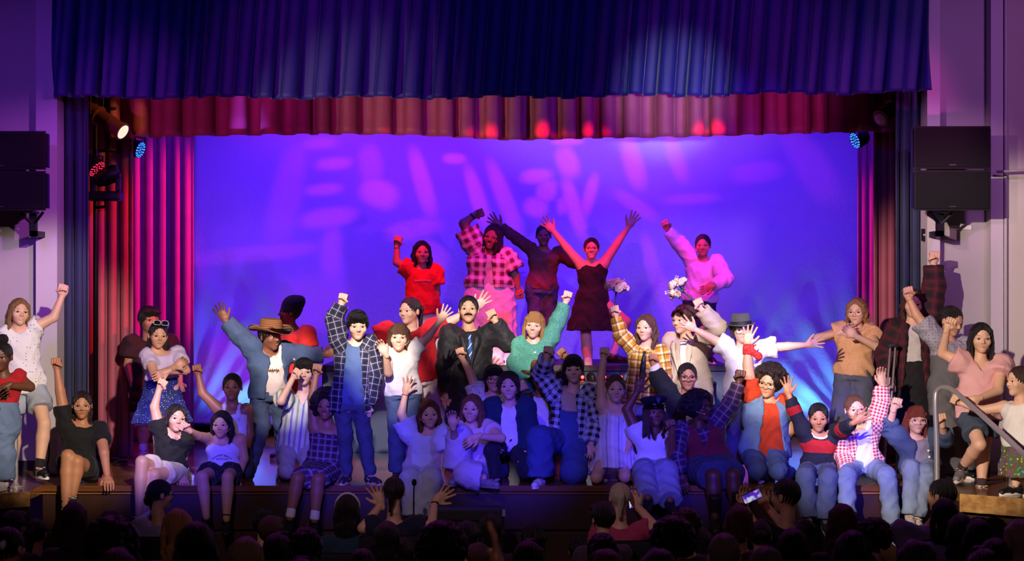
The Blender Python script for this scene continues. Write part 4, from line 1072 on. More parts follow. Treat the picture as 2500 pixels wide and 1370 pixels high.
            MB().lathe([(0, -.004), (.045, -.004), (.048, 0), (.04, .006), (0, .009)], 24, Matrix.Translation(Vector(o_(q))) @ Matrix.Rotation(yr, 4, 'Z') @ Matrix.Rotation(math.radians(90), 4, 'X'), 0, 1.2, 1).build('belt_buckle', plain('#b9b6ba', .3, 1.0), root, True)
        elif a[0] == 'buttons':
            mb = MB(); 
            for t in a[2]:
                q = PEL + (NK - PEL) * t + Fv * (np.interp(t, TS, TD) * H * build ** 1.2 + a[3]) + Rv * (a[4] if len(a) > 4 else 0)
                mb = MB().lathe([(0, -.002), (.010, -.002), (.011, .002), (0, .004)], 10, Matrix.Translation(Vector(o_(q))) @ Matrix.Rotation(yr, 4, 'Z') @ Matrix.Rotation(math.radians(90), 4, 'X')); mb.build('button', plain(a[1], .3), root)
        elif a[0] == 'bandana':
            Wr, E = (WA, EA); d = E - Wr; d /= np.linalg.norm(d); c = dots('#b8150f', '#f0e6e0', 120, .2)
            s = SDF(.008, .02); s.rc(o_(Wr + d * .02), o_(Wr + d * .085), .040, .046, cap=True).rc(o_(Wr + d * .03 + np.array((.02, -.03, 0))), o_(Wr + d * .07 + np.array((.085, -.05, -.03))), .02, .034).rc(o_(Wr + d * .03), o_(Wr + d * .02 + np.array((.07, -.03, .02))), .022, .008)
            V, Q, pu = s.mesh(.003, 3, True); meshobj('bandana', mesh_np('bandana', V, Q, True, None, pu), c, root)
    ctx['hands'] = hands; root_ctx = ctx
    return ctx

def surf(c, t, u, off):
    """point on the front of the torso, t up the body, u sideways"""
    H, b = c['H'], c['build']; W = np.interp(t, TS, TW) * H * b + off; D = np.interp(t, TS, TD) * H * b ** 1.2 + off
    q = c['PEL'] + (c['NK'] - c['PEL']) * t; return c['o'](q + c['Rv'] * u + c['Fv'] * D * math.sqrt(max(.05, 1 - (u / W) ** 2)))
def lapels(c, mat, off, g0, g1, low=.4):
    for sx in (-1, 1):
        V = []; n = 8
        for i in range(n + 1):
            t = .97 - (.97 - low) * i / n; u0 = max(g0 + (g1 - g0) * t, .004); w = .055 * (1 - abs(i / n - .22) / .85) if i < n else .004
            for u in (u0 - .004, u0 + max(w, .003)): V.append(surf(c, t, sx * u, off + .022))
        F = [(2 * i, 2 * i + 1, 2 * i + 3, 2 * i + 2) for i in range(n)]
        if sx < 0: F = [tuple(reversed(f)) for f in F]
        ob = meshobj('lapel', mesh_np('lapel', np.array(V), F), mat, c['root']); md = ob.modifiers.new('t', 'SOLIDIFY'); md.thickness = .006
def squiggle(c, t, wid, amp, col, off, r=.003):
    pts = [Vector(surf(c, t + amp * math.sin(i * 2.1) * (1 + .4 * math.sin(i * .9)), -wid + 2 * wid * i / 26, off + .006)) for i in range(27)]
    MB().tube(pts, r, 5).build('chest_print', plain(col, .5, name='print'), c['root'], True)
def tie_mat(c1, c2):
    k = ('tie', c1, c2)
    if k not in MATS:
        b = NB('striped_tie', .45); u, s, _ = b.puv(); b.col(b.mix(stripe(b, b.math('ADD', b.math('MULTIPLY', u, -1.2), s), .07, .18), lin(c1), lin(c2))); MATS[k] = b.m
    return MATS[k]
def text_mesh(txt, size, arch=0.0, bold=.0):
    cu = bpy.data.curves.new('t', 'FONT'); cu.body = txt; cu.size = size; cu.align_x = 'CENTER'; cu.extrude = .0012; cu.offset = bold
    ob = bpy.data.objects.new('t', cu); COL.objects.link(ob); dg = bpy.context.evaluated_depsgraph_get()
    me = bpy.data.meshes.new_from_object(ob.evaluated_get(dg)); bpy.data.objects.remove(ob); bpy.data.curves.remove(cu)
    if arch:
        for v in me.vertices: v.co.y -= arch * v.co.x ** 2
    return me
def chest_text(c, txt, t, size, col, off=.02, arch=0.0, curve=3.0):
    H = c['H']; p = c['PEL'] + (c['NK'] - c['PEL']) * t; d = np.interp(t, TS, TD) * H * c['build'] ** 1.2 + off + .006
    upv = (c['NK'] - c['PEL']); upv = upv / np.linalg.norm(upv); R = c['Rv'] - upv * c['Rv'].dot(upv); R /= np.linalg.norm(R); Fv = np.cross(upv, R) * -1
    if Fv.dot(c['Fv']) < 0: Fv = -Fv
    me = text_mesh(txt, size, arch)
    for v in me.vertices:
        q = p + R * v.co.x + upv * v.co.y + Fv * (d + v.co.z - curve * v.co.x ** 2); v.co = Vector(c['o'](q))
    meshobj('lettering', me, plain(col, .7, name='print'), c['root'])

def garment(c, kind, mat, p=None, **k):
    """tops, jackets, trousers, skirts; each is one mesh over the body"""
    p = p or {}
    H, o, PEL, NK, Rv, Fv, build, b5 = c['H'], c['o'], c['PEL'], c['NK'], c['Rv'], c['Fv'], c['build'], c['b5']
    name = p.get('name', {'top': 'shirt', 'pants': 'trousers', 'skirt': 'skirt', 'dress': 'dress', 'tank': 'tank_top', 'jacket': 'jacket'}[kind])
    off = p.get('off', .017 if kind in ('top', 'tank') else .010); off += .008 if kind == 'jacket' else 0; s = SDF(p.get('h', .012), .024); L = np.linalg.norm(NK - PEL); upv = (NK - PEL) / L
    W = [w * H * build + off for w in TW]; D = [d * H * build ** 1.2 + off for d in TD]
    if kind in ('top', 'jacket', 'dress', 'tank'):
        hem = p.get('hem', -.05); top = p.get('top', .985)
        if p.get('loose'):
            W = [w + p['loose'] * (1 if t < .6 else .3) for w, t in zip(W, TS)]; D = [d + p['loose'] * .7 * (1 if t < .6 else .3) for d, t in zip(D, TS)]
        s.lo(o(PEL), o(NK), Rv, TS, W, D, hem, top, k=.03, fold=(p.get('nf', 7), .035, .5))
        sl = p.get('sleeve', 'short'); sr = p.get('sr', 1.0)
        for S, E, Wr in ((c['SA'], c['EA'], c['WA']), (c['SB'], c['EB'], c['WB'])):
            ch = PEL + (NK - PEL) * .82 + (S - c['mid']) * .45
            if kind == 'tank' or sl == 'none':
                if p.get('strap'):
                    lat = (S - c['mid']) * .50; cl = PEL + (NK - PEL) * .82 + lat; r_ = .046 * H; sw = p.get('strapw', .012)
                    pts = [PEL + (NK - PEL) * (top - .06) + lat + Fv * (.060 * H * build + off), cl + upv * r_ * .35 + Fv * (r_ + .010), cl + upv * (r_ * .85 + .006) + Fv * (r_ * .62), cl + upv * (r_ + .010), cl + upv * r_ * .4 - Fv * (r_ + .008), PEL + (NK - PEL) * (top - .06) + lat - Fv * (.052 * H * build + off)]
                    for q0, q1 in zip(pts, pts[1:]): s.rc(o(q0), o(q1), sw, sw, k=.006)
                else: s.rc(o(ch), o(ch + (S - ch) * p.get('arm', .45 if kind == 'tank' else .75)), .044 * H + off, .036 * H * b5 + off, k=.036, cap=True)
                continue
            s.rc(o(ch), o(S), .044 * H + off, .037 * H * b5 + off, k=.036)
            if sl == 'short':
                f = p.get('slen', .62); s.rc(o(S), o(S + (E - S) * f), (.035 * H * b5 + off) * sr, (.034 * H * b5 + off + .008) * sr, cap=True)
            elif sl == 'long':
                f = p.get('slen', .93); s.rc(o(S), o(E), (.035 * H * b5 + off) * sr, (.029 * H * b5 + off) * sr, puv0=.0); s.rc(o(E), o(E + (Wr - E) * f), (.029 * H * b5 + off) * sr, (.022 * H * b5 + off * .9) * sr, cap=True, puv0=.25, k=.015)
        nr = p.get('neck', .058 if kind != 'tank' else .085) * H; nc = o(NK + upv * .035 * H + Fv * .012)
        nds = lambda X, Y, Z: np.sqrt((X - nc[0]) ** 2 + (Y - nc[1]) ** 2 + (Z - nc[2]) ** 2)
        s.sub.append(lambda X, Y, Z: nr - nds(X, Y, Z))
        if p.get('ring'): s.sub.append(lambda X, Y, Z: nds(X, Y, Z) - nr - p['ring'])
        if p.get('vneck'):
            vl = p['vneck']; vb = o(NK)
            def vsub(X, Y, Z):
                x, y, z = X - vb[0], Y - vb[1], Z - vb[2]
                u = x * Rv[0] + y * Rv[1]; v = x * Fv[0] + y * Fv[1]; sdn = -(x * upv[0] + y * upv[1] + z * upv[2])
                return -np.maximum(np.maximum(np.abs(u) - (vl - sdn) * .42, -v), sdn - vl) * .8
            s.sub.append(vsub)
        if p.get('open'):
            g0, g1 = p['open']; vb = o(PEL)                               # half gap at hem, half gap at collar
            def osub(X, Y, Z):
                x, y, z = X - vb[0], Y - vb[1], Z - vb[2]
                u = x * Rv[0] + y * Rv[1]; v = x * Fv[0] + y * Fv[1]; t = (x * upv[0] + y * upv[1] + z * upv[2]) / L
                g = g0 + (g1 - g0) * np.clip(t, -.4, 1); return -np.maximum(np.abs(u - p.get('shift', 0)) - g, -v - .0) * .9
            s.sub.append(osub)
        if p.get('collar'):
            for sx in (-1, 1):
                bk = NK - Fv * .045 * H + upv * .022 * H; sd_ = NK + Rv * sx * .048 * H + upv * .018 * H; ft = NK + Fv * .055 * H + Rv * sx * .022 * H - upv * .02 * H
                s.rc(o(bk), o(sd_), .012, .014, k=.01).rc(o(sd_), o(ft), .014, .013, k=.01)
        if p.get('ruffle'):
            for S, E in ((c['SA'], c['EA']), (c['SB'], c['EB'])): s.el(o(S + (E - S) * .14), (.050 * H / 1.5, .050 * H / 1.5, .042 * H / 1.5), k=.02)
    if kind == 'pants':
        off = p.get('off', .011); W = [w * H * build + off for w in TW]; D = [d * H * build ** 1.2 + off for d in TD]; s.k = .026
        wd = p.get('w', 1.0); ln = p.get('len', 1.0); waist = p.get('waist', .26)
        s.lo(o(PEL), o(NK), Rv, TS, W, D, -.12, waist, k=.03)
        for hip, KN, AN, ft in c['LG']:
            r0, r1, r2 = .050 * H * build + off, (.033 * H * b5 + off) * wd, (.028 * H * b5 + off) * wd ** 1.5
            if ln <= .5:
                e = hip + (KN - hip) * ln * 2; s.rc(o(hip), o(e), r0, r0 * (1 - ln * .5) + p.get('flare', .012), cap=True)
            else:
                f = (ln - .5) * 2; e = KN + (AN - KN) * f * .99; s.rc(o(hip), o(KN), r0, r1).rc(o(KN), o(e), r1, r1 + (r2 - r1) * f, cap=True, puv0=.35)
    if kind in ('skirt', 'dress') and p.get('lap') is None and p.get('hl'):
        w0, w1 = p.get('sw', (.085, .16)); hl = p['hl']                     # waist half width, hem half width (x H), length
        q = PEL + (NK - PEL) * p.get('waist', .34); dn = np.array(p.get('dir', (0, 0, -1)), float); dn /= np.linalg.norm(dn); e = q + dn * hl
        dd = p.get('deep', .72)
        s.lo(o(e), o(q), Rv, [0, .75, 1], [w1 * H, (w0 + .02) * H * build, w0 * H * build + off], [w1 * H * dd, (w0 * .82) * H * build, w0 * .74 * H * build + off], 0, 1, k=.02, fold=(p.get('folds', 9), p.get('fa', .10), .85))
    if kind in ('skirt', 'dress') and p.get('lap'):
        f = p['lap']; q = PEL
        s.lo(o(PEL), o(NK), Rv, TS, W, D, -.14, p.get('waist', .34), k=.03)
        es = []
        for hip, KN, AN, ft in c['LG']:
            e = hip + (KN - hip) * min(f, 1.0); es.append(e)
            s.rc(o(hip), o(e), .052 * H * build + off, .046 * H * build + off, cap=f <= 1.0, k=.05)
            if f > 1: s.rc(o(KN), o(KN + (AN - KN) * (f - 1)), .050 * H * build + off, .055 * H * build + off, cap=True, k=.05)
        m = (es[0] + es[1]) / 2; s.rc(o(PEL), o(m), .06 * H * build, .05 * H * build, cap=True, k=.06)
    V, Q, puv = s.mesh(p.get('wr', .0070), c['seed'] * 1.37 + len(name), True)
    if len(V) == 0: return
    ob = meshobj(name, mesh_np(name, V, Q, True, None, puv), mat, c['root'])
    if p.get('label'): ob['label'] = p['label']
    return ob

# ------------------------------------------------------------------ performers, left to right (joints read off the photograph)
SK1, SK2, SK3, SK4, SK5 = '#e3b397', '#d6a17f', '#b97f5c', '#8f5a40', '#6a412d'
JEAN, JEANL, JEAND = denim('#3b5578'), denim('#8fa3c2', .35), denim('#222f4c', .15)
TEE_W = cloth('#e8e4e2')
P('girl in white dotted blouse and denim shorts raising a fist at the far left', .40, (47, 763), ((18, 815), (72, 806)), (62, 945),
  ((16, 872, 0), (30, 935, -1), 'r'), ((131, 775, 0), (152, 722, 0), 'f', (156, 700)), ((36, 1053, 0), (32, 1142, 0), (10, 0)), ((108, 1035, -1), (96, 1142, 0), (35, 0)),
  H=1.60, yaw=12, face=(28, 0, 4), smile=1, sk=SK1, hair=('long', '#8a623e'), sock=('#14141a', .22), shoes=('low', '#121218', '#e2dfe4', 'bars'),
  wear=[('pants', denim('#b9c2d2', .4), dict(name='shorts', len=.30, flare=.03)), ('top', dots('#eeebea', '#3a2a28', 38, .16), dict(name='blouse', hem=-.12, loose=.01, slen=.42, sr=1.15, ruffle=1))])
P('girl in red vest and denim overalls leaning on the left handrail', -.38, (4, 872), ((-34, 925), (44, 922)), (-4, 1040),
  ((-30, 975, -1), (6, 962, -1), 'r'), ((74, 945, 0), (20, 942, -1), 'r', (2, 958)), ((8, 1110, 0), (6, 1172, 0)), ((-20, 1110, 0), (-22, 1172, 0)),
  H=1.52, yaw=10, face=(-5, 6, 0), sk=SK5, hair=('topbun', '#15100e'), shoes=('low', '#e4e0dc', '#efece8'),
  wear=[('top', cloth('#b3121c'), dict(name='vest', hem=-.02, sleeve='short', slen=.2)), ('pants', denim('#6d8cb8', .35), dict(name='overalls', w=1.25, waist=.5, off=.030))])
P('seated girl in black tee and clear round glasses, fist straight up, at left', .22, (200, 990), ((160, 1034), (243, 1050)), (196, 1150),
  ((147, 955, 0), (139, 902, 0), 'f', (140, 880)), ((254, 1106, -1), (262, 1166, 0), 'r', (266, 1172, -.12), (0, 0, -1)), ((166, 1114, -1), (160, 1236, 0), (10, 25)), ((188, 1128, -1), (178, 1208, 0), (15, 20)),
  H=1.60, yaw=8, face=(12, 4, 0), sk=SK3, hair=('backwavy', '#241612'), shoes=('hi', '#15161e', '#dcdce2'), acc=[('glasses', 'round', '#cdb8a8')],
  wear=[('pants', cloth('#060608'), dict(name='shorts', len=.30, flare=.02)), ('top', cloth('#07070a'), dict(name='t_shirt', hem=-.08, slen=.55, neck=.066))], build=1.08)
P('boy in maroon tee and pink shorts standing by the left curtain', 2.55, (364, 783), ((322, 838), (414, 838)), (366, 985),
  ((312, 893, 0), (326, 946, 0), 'r'), ((436, 893, 0), (440, 938, -1), 'r'), ((352, 1044, 0), (350, 'f')), ((394, 1044, 0), (394, 'f')),
  H=1.62, hh=.262, yaw=20, face=(35, 0, 0), sk=SK3, hair=('short', '#1d1310'), sock=('#e2c8c8', .35), shoes=('low', '#c9b4b4', '#e0d4d0'),
  wear=[('pants', cloth('#c89a94'), dict(name='shorts', len=.46, flare=.02)), ('top', cloth('#2c0d16'), dict(name='t_shirt', hem=-.12, loose=.03, sr=1.25))])
P('girl in lilac crop top with crossed arms and white sunglasses on her head', .95, (386, 820), ((362, 868), (432, 864)), (396, 944),
  ((378, 918, -1), (428, 896, -1), 'r', (446, 884)), ((454, 905, -1), (408, 908, -1), 'r', (388, 918)), ((390, 1035, 0), (386, 'f')), ((425, 1035, 0), (450, 'f', -.35)),
  H=1.50, yaw=18, face=(22, 5, 4), sk=SK2, hair=('back', '#181012'), shoes=('low', '#dcd8e2', '#eceaf0'), acc=[('sunglasses_up',), ('band', 'A', '#c9a27c')],
  wear=[('top', cloth('#cfc0dc'), dict(name='crop_top', hem=.22, slen=.5, neck=.068)), ('skirt', dots('#1a2466', '#c6cbe6', 60, .2, 0), dict(hl=.40, sw=(.085, .17), waist=.28, folds=11))])
P('seated girl with long dark hair, black tee and pale shorts, fist up', .22, (430, 1022), ((388, 1042), (456, 1066)), (412, 1152),
  ((377, 994, 0), (389, 950, 0), 'f', (402, 932)), ((446, 1120, 0), (448, 1166, 0), 'r', (450, 1172, -.12), (0, 0, -1)), ((346, 1128, -1), (340, 1256, 0), (-15, 25)), ((376, 1160, -1), (352, 1245, 0), (-10, 25)),
  H=1.52, yaw=12, face=(24, 2, 8), smile=1, sk=SK2, hair=('wavy', '#1d1412'), shoes=('low', '#cfc9c4', '#e8e4e0'),
  wear=[('pants', cloth('#c9bfa2'), dict(name='shorts', len=.30, flare=.03)), ('top', cloth('#07070a'), dict(name='t_shirt', hem=-.02, slen=.35))])
P('seated girl in white tank with red trim pointing a fist at left', .20, (541, 1037), ((512, 1072), (587, 1074)), (546, 1152),
  ((482, 1064, -1), (460, 1050, -1), 'f', (444, 1036)), ((596, 1120, 0), (584, 1164, 0), 'r', (578, 1172, -.12), (0, 0, -1)), ((494, 1164, -1), (504, 1262, 0), (0, 30)), ((556, 1166, -1), (553, 1268, 0), (5, 30)),
  H=1.45, hh=.225, face=(-4, 4, 0), sk=SK2, hair=('long', '#15100f'), shoes=('flat', '#141418', '#1c1c20'),
  acc=[('text', 'NEWPORT BEACH', .57, .020, '#5b2430', .024, 5.0), ('text', '—', .50, .016, '#5b2430', .024, 0.0), ('text', 'SPORTS CLUB', .44, .016, '#5b2430', .024, 0.0), ('mic', 1), ('anklet',), ('band', 'A', '#6b4a30', .008)],
  wear=[('pants', dots('#18161e', '#8e8696', 70, .2), dict(name='shorts', len=.26, flare=.03)),
        ('tank', cloth('#dedaea'), dict(hem=-.02, arm=.5, neck=.068)), ('tank', cloth('#b02028'), dict(name='neck_trim', hem=.3, arm=.52, neck=.068, off=.014, ring=.016, wr=.0005))])
P('kneeling dark skinned girl in white ruffled camisole with fist raised', .60, (567, 946), ((531, 996), (602, 1000)), (570, 1090),
  ((494, 960, 0), (484, 916, 0), 'f', (482, 894)), ((609, 1060, 0), (598, 1110, -1), 'r'), ((545, 1150, -1), (545, 1160, 1)), ((600, 1150, -1), (600, 1160, 1)),
  H=1.50, face=(2, 2, 0), sk='#9a6246', hair=('bun', '#1a110e'),
  wear=[('pants', JEAND, dict(name='jeans')), ('tank', cloth('#ece6ea'), dict(name='camisole', hem=-.02, top=.80, strap=1, strapw=.017, neck=.02))])
P('kid in straw cowboy hat and denim jacket, arms flung wide', 1.05, (660, 822), ((616, 850), (694, 858)), (657, 968),
  ((582, 817, 0), (551, 783, 0), 'o', (540, 756)), ((742, 868, 0), (792, 866, 0), 'r', (812, 858)), ((640, 1042, 0), (606, 'f', -.6), (-20, 0)), ((688, 1035, 0), (692, 'f', .5)),
  H=1.58, hh=.245, yaw=14, face=(48, 4, 0), smile=1, sk=SK4, hair=('short', '#150f0d'), shoes=('low', '#5d3c26', '#a98c6c'), acc=[('hat', 'cowboy'), ('squiggle', .66, .075, .035, '#7a5a34', .026, .005)],
  wear=[('pants', JEAN, dict(name='jeans', w=1.12)), ('top', cloth('#e3cfc4'), dict(name='t_shirt', hem=-.0)), ('jacket', denim('#3f5f8e', .3), dict(name='denim_jacket', hem=-.05, off=.03, sleeve='long', open=(.10, .05), collar=1, shift=.05))])
P('kneeling boy with bowl cut in green striped shirt shielding his brow', .55, (742, 909), ((700, 970), (766, 972)), (724, 1092),
  ((686, 980, -1), (716, 922, -1), 'f', (738, 898)), ((774, 1030, 0), (770, 1075, 0), 'r'), ((700, 1150, -1), (694, 1165, 1)), ((752, 1150, -1), (750, 1165, 1)),
  H=1.42, hh=.232, yaw=5, face=(6, 2, 0), sk=SK1, hair=('bangs', '#191311'), acc=[('mic', -1)],
  wear=[('pants', cloth('#a6a596'), dict(w=1.1)), ('top', stripes('#cfcfae', '#8fa37e', '#6f7aa8', .045), dict(name='camp_shirt', hem=-.12, loose=.02, sr=1.2, collar=1, vneck=.09))])
P('seated girl with curly dark hair in purple plaid dress, fist raised', .20, (797, 992), ((768, 1042), (836, 1046)), (790, 1150),
  ((762, 972, 0), (772, 916, 0), 'f', (777, 892)), ((840, 1104, 0), (832, 1164, 0), 'r', (828, 1172, -.12), (0, 0, -1)), ((726, 1170, -1), (708, 1264, 0), (-6, 25)), ((776, 1172, -1), (768, 1270, 0), (4, 25)),
  H=1.55, face=(-8, 4, 0), smile=1, sk='#a06a4c', hair=('curly', '#1a1010'), shoes=('flat', '#101014', '#141418'), sock=('#e6e2ee', .25), acc=[('mic', 1)],
  wear=[('dress', plaid('#5a3f5c', '#2e1f36', '#a890a8', .055, .5, .10), dict(name='plaid_dress', hem=-.06, sleeve='none', top=.82, strap=1, strapw=.006, neck=.02, lap=.86, waist=.4))])
P('person in black beanie and red polo seen in profile behind the cowboy hat', 2.5, (706, 764), ((700, 812), (750, 815)), (722, 945),
  ((690, 870, 0), (684, 920, -1), 'r'), ((754, 866, 0), (748, 920, -1), 'r'), None, None,
  H=1.62, yaw=-62, face=(-82, -2, 0), sk=SK5, hair=('buzz', '#100c0b'), acc=[('hat', 'beanie')],
  wear=[('pants', cloth('#1c1c24'), {}), ('top', cloth('#e02a1c'), dict(name='polo_shirt', hem=-.1, loose=.02, collar=1, sr=1.2))])
P('boy in navy and white flannel over blue tee, fist above his head', .12, (873, 795), ((830, 832), (896, 842)), (856, 985),
  ((816, 780, 0), (834, 742, 0), 'f', (839, 716)), ((914, 914, 0), (899, 992, 0), 'f', (897, 1012)), ((843, 1066, 0), (846, 'f', .05), (-12, 0)), ((890, 1064, 0), (904, 'f', 0), (35, 0)),
  H=1.45, hh=.240, yaw=8, face=(10, 10, 0), sk=SK1, hair=('bangs', '#14100f'), shoes=('low', '#3a3836', '#d8c9a8', 'swoosh'),
  wear=[('pants', denim('#33455f', .45), dict(name='jeans')), ('top', cloth('#4d648c'), dict(name='t_shirt', hem=-.02)),
        ('jacket', plaid('#2b2f4c', '#151728', '#c8bccb', .055, .5, .07), dict(name='flannel_shirt', hem=-.16, off=.026, sleeve='long', open=(.10, .055), shift=.015, collar=1, loose=.01))])
P('woman in red tee and white wide trousers reaching both arms out', 1.62, (1000, 760), ((946, 808), (1056, 804)), (1036, 925),
  ((914, 826, 0), (884, 834, 0), 'o', (868, 838)), ((1102, 784, 0), (1162, 752, 0), 'o', (1190, 716)), ((1022, 1020, 0), (1004, 'f')), ((1058, 1020, 0), (1082, 'f')),
  H=1.66, hh=.248, yaw=-6, face=(-34, 2, 0), sk=SK1, hair=('pony', '#1c1414'), build=1.06,
  wear=[('pants', cloth('#e2d6d4'), dict(w=1.45)), ('top', cloth('#c40f1c'), dict(name='t_shirt', hem=-.06, loose=.02, slen=.8, sr=1.25))])
P('child with brown bob in white tee and blue jeans, arm reaching up', .35, (974, 824), ((946, 862), (1014, 850)), (984, 962),
  ((948, 910, -1), (941, 864, -1), 'r', (926, 842)), ((1046, 822, 0), (1074, 784, 0), 'o', (1090, 758)), ((968, 1050, 0), (968, 'f', -.02), (-5, 0)), ((1000, 1050, 0), (1000, 'f', .12)),
  H=1.42, hh=.232, face=(2, 4, 2), smile=1, sk=SK1, hair=('bob', '#5c3d28'), shoes=('low', '#3c2a22', '#4a382c'), acc=[('mic', 1)],
  wear=[('pants', denim('#3c5876', .35), dict(name='jeans', w=1.2)), ('top', cloth('#eae6df'), dict(name='t_shirt', hem=-.04, loose=.012, slen=.45))])
P('tall performer in black suit with fake moustache and striped blue tie', 1.4, (1144, 757), ((1098, 818), (1204, 812)), (1152, 960),
  ((1086, 895, 0), (1091, 962, 0), 'f', (1092, 985)), ((1240, 838, 0), (1208, 782, -1), 'f', (1198, 762)), ((1140, 1050, 0), (1136, 'f')), ((1176, 1050, 0), (1180, 'f')),
  H=1.70, hh=.252, face=(0, -4, 0), sk=SK2, hair=('bun', '#1a1212'), acc=[('moustache',), ('tie', '#2c5090', '#c6d4ea'), ('lapels', cloth('#110e11', .6), .036, -.06, .062, .35)],
  wear=[('pants', cloth('#241c24'), {}), ('top', cloth('#080709'), dict(name='dress_shirt', hem=0, sleeve='none', collar=1, neck=.05)),
        ('jacket', cloth('#0d0a0d', .7), dict(name='suit_jacket', hem=-.24, off=.026, sleeve='long', open=(-.06, .062), loose=.015))], build=1.05)
P('girl in green tweed jacket with blonde hair over one shoulder, fist high', 1.3, (1304, 794), ((1274, 842), (1342, 826)), (1310, 948),
  ((1256, 890, 0), (1277, 938, -1), 'r', (1281, 960)), ((1364, 780, 0), (1382, 736, 0), 'f', (1388, 706)), None, None,
  H=1.52, hh=.236, face=(-8, 6, 6), smile=1, sk=SK1, hair=('longbangs', '#a4763f'), acc=[('buttons', '#d8e0dc', (.42, .62, .8), .03)],
  wear=[('skirt', dots('#3f8f74', '#7fb49c', 150, .35), dict(hl=.34, sw=(.085, .12), folds=4, fa=.04)), ('jacket', dots('#3c8a74', '#79b39c', 160, .36), dict(name='tweed_jacket', hem=-.06, off=.02, sleeve='long', collar=1, slen=.88))])
P('kid in straw hat kneeling behind, arm over his neighbour', .92, (1320, 922), ((1288, 976), (1350, 972)), (1320, 1085),
  ((1264, 984, -1), (1257, 1034, -1), 'r', (1254, 1056)), ((1392, 900, 0), (1382, 872, 0), 'f', (1362, 856)), ((1300, 1150, -1), (1300, 1160, 1)), ((1340, 1150, -1), (1340, 1160, 1)),
  H=1.48, face=(-4, 4, 0), sk=SK4, hair=('short', '#120e0c'), acc=[('hat', 'straw')],
  wear=[('pants', JEAND, dict(name='jeans')), ('top', TEE_W, dict(name='t_shirt', hem=-.02)), ('jacket', plaid('#4a3a2e', '#2a211c', '#a08a6a', .07, .5, .08), dict(name='plaid_overshirt', hem=-.08, off=.026, sleeve='long', open=(.08, .06), slen=.55))])
P('boy in teal cardigan and white tee kneeling with a raised knee', .42, (1243, 944), ((1204, 994), (1282, 994)), (1242, 1095),
  ((1190, 1055, 0), (1212, 1092, -1), 'r'), ((1296, 1060, 0), (1280, 1110, -1), 'r'), ((1200, 1100, -1), (1212, 1176, 0), (-10, 0)), ((1282, 1150, -1), (1282, 1162, 1)),
  H=1.50, face=(-6, 0, -4), sk=SK1, hair=('mop', '#35221a'),
  wear=[('pants', cloth('#15182a'), {}), ('top', TEE_W, dict(name='t_shirt', hem=-.06)), ('jacket', cloth('#0c2c48'), dict(name='cardigan', hem=-.08, off=.028, sleeve='long', open=(.085, .055), slen=.9))])
P('boy in blue check flannel and denim overalls, fist by his brow', .45, (1400, 902), ((1356, 958), (1438, 966)), (1388, 1080),
  ((1323, 912, 0), (1336, 870, -1), 'f', (1339, 846)), ((1454, 1032, 0), (1442, 1088, -1), 'r'), ((1318, 1072, -1), (1318, 1166, 0), (-18, 0)), ((1400, 1150, -1), (1400, 1162, 1)),
  H=1.52, hh=.236, face=(-2, 4, -3), smile=0, sk=SK1, hair=('bangs', '#231714'), shoes=('low', '#e0dcd8', '#efece8'),
  wear=[('pants', denim('#2d4fa0', .25), dict(name='overalls', w=1.35, waist=.62, off=.032)), ('top', cloth('#c0a884'), dict(name='t_shirt', hem=.3)),
        ('jacket', plaid('#bcc2dc', '#0e1020', '#0e1020', .062, .5, .0), dict(name='flannel_shirt', hem=-.06, off=.034, sleeve='long', open=(.085, .06), slen=.9))])
P('boy in glasses and pale print shirt behind, fist raised', .98, (1206, 925), ((1164, 956), (1236, 972)), (1204, 1080),
  ((1150, 916, 0), (1128, 874, 0), 'f', (1123, 850)), ((1250, 1030, 0), (1240, 1070, -1), 'r'), ((1184, 1150, -1), (1184, 1160, 1)), ((1224, 1150, -1), (1224, 1160, 1)),
  H=1.48, face=(6, 4, 0), sk=SK2, hair=('bangs', '#120e0e'), acc=[('glasses', 'round', '#2a2422')],
  wear=[('pants', JEAND, dict(name='jeans')), ('top', dots('#d8d2cc', '#8d8278', 60, .34), dict(name='print_shirt', hem=-.06, collar=1, sr=1.2, slen=.5))])
P('girl with light brown hair in pink top sitting with knee up', .22, (1152, 998), ((1122, 1046), (1192, 1044)), (1158, 1150),
  ((1110, 1070, -1), (1106, 1040, -1), 'r', (1104, 1024)), ((1224, 1070, -1), (1166, 1066, -1), 'r', (1148, 1080)), ((1122, 1066, -1), (1112, 1160, 0), (-10, 0)), ((1140, 1160, -1), (1180, 1166, 0), (50, 0)),
  H=1.50, face=(-12, 4, 4), smile=1, sk=SK1, hair=('long', '#7c4d34'), shoes=('flat', '#8a7f8c', '#8a7f8c'),
  wear=[('pants', cloth('#c3b4d6'), dict(name='wide_trousers', w=1.75, len=.93)), ('top', cloth('#e2c3c8'), dict(name='blouse', hem=-.04, slen=.4, ruffle=1))])
P('girl with wavy auburn hair in pale blue jumpsuit waving, seated at centre', .20, (1048, 1011), ((1002, 1058), (1076, 1060)), (1030, 1152),
  ((980, 1012, 0), (990, 960, 0), 'o', (998, 930)), ((1086, 1116, 0), (1080, 1164, 0), 'r', (1078, 1172, -.12), (0, 0, -1)), ((1002, 1172, -1), (1010, 1258, 0), (-10, 30)), ((1052, 1172, -1), (1030, 1258, 0), (-5, 30)),
  H=1.42, hh=.228, face=(8, 6, -2), smile=1, sk=SK1, hair=('wavy', '#6d3420'), acc=[('mic', -1), ('band', 'A', '#c84a56', .008)],
  wear=[('pants', cloth('#c3cdec'), dict(name='wide_trousers', w=1.5, waist=.3)), ('top', cloth('#cfd8f2'), dict(name='bodice', hem=-.1, off=.02, slen=.7, sr=1.35, neck=.075)), ('jacket', cloth('#c9bcc4'), dict(name='cardigan', hem=-.04, off=.022, sleeve='short', open=(.08, .07), slen=.4))])
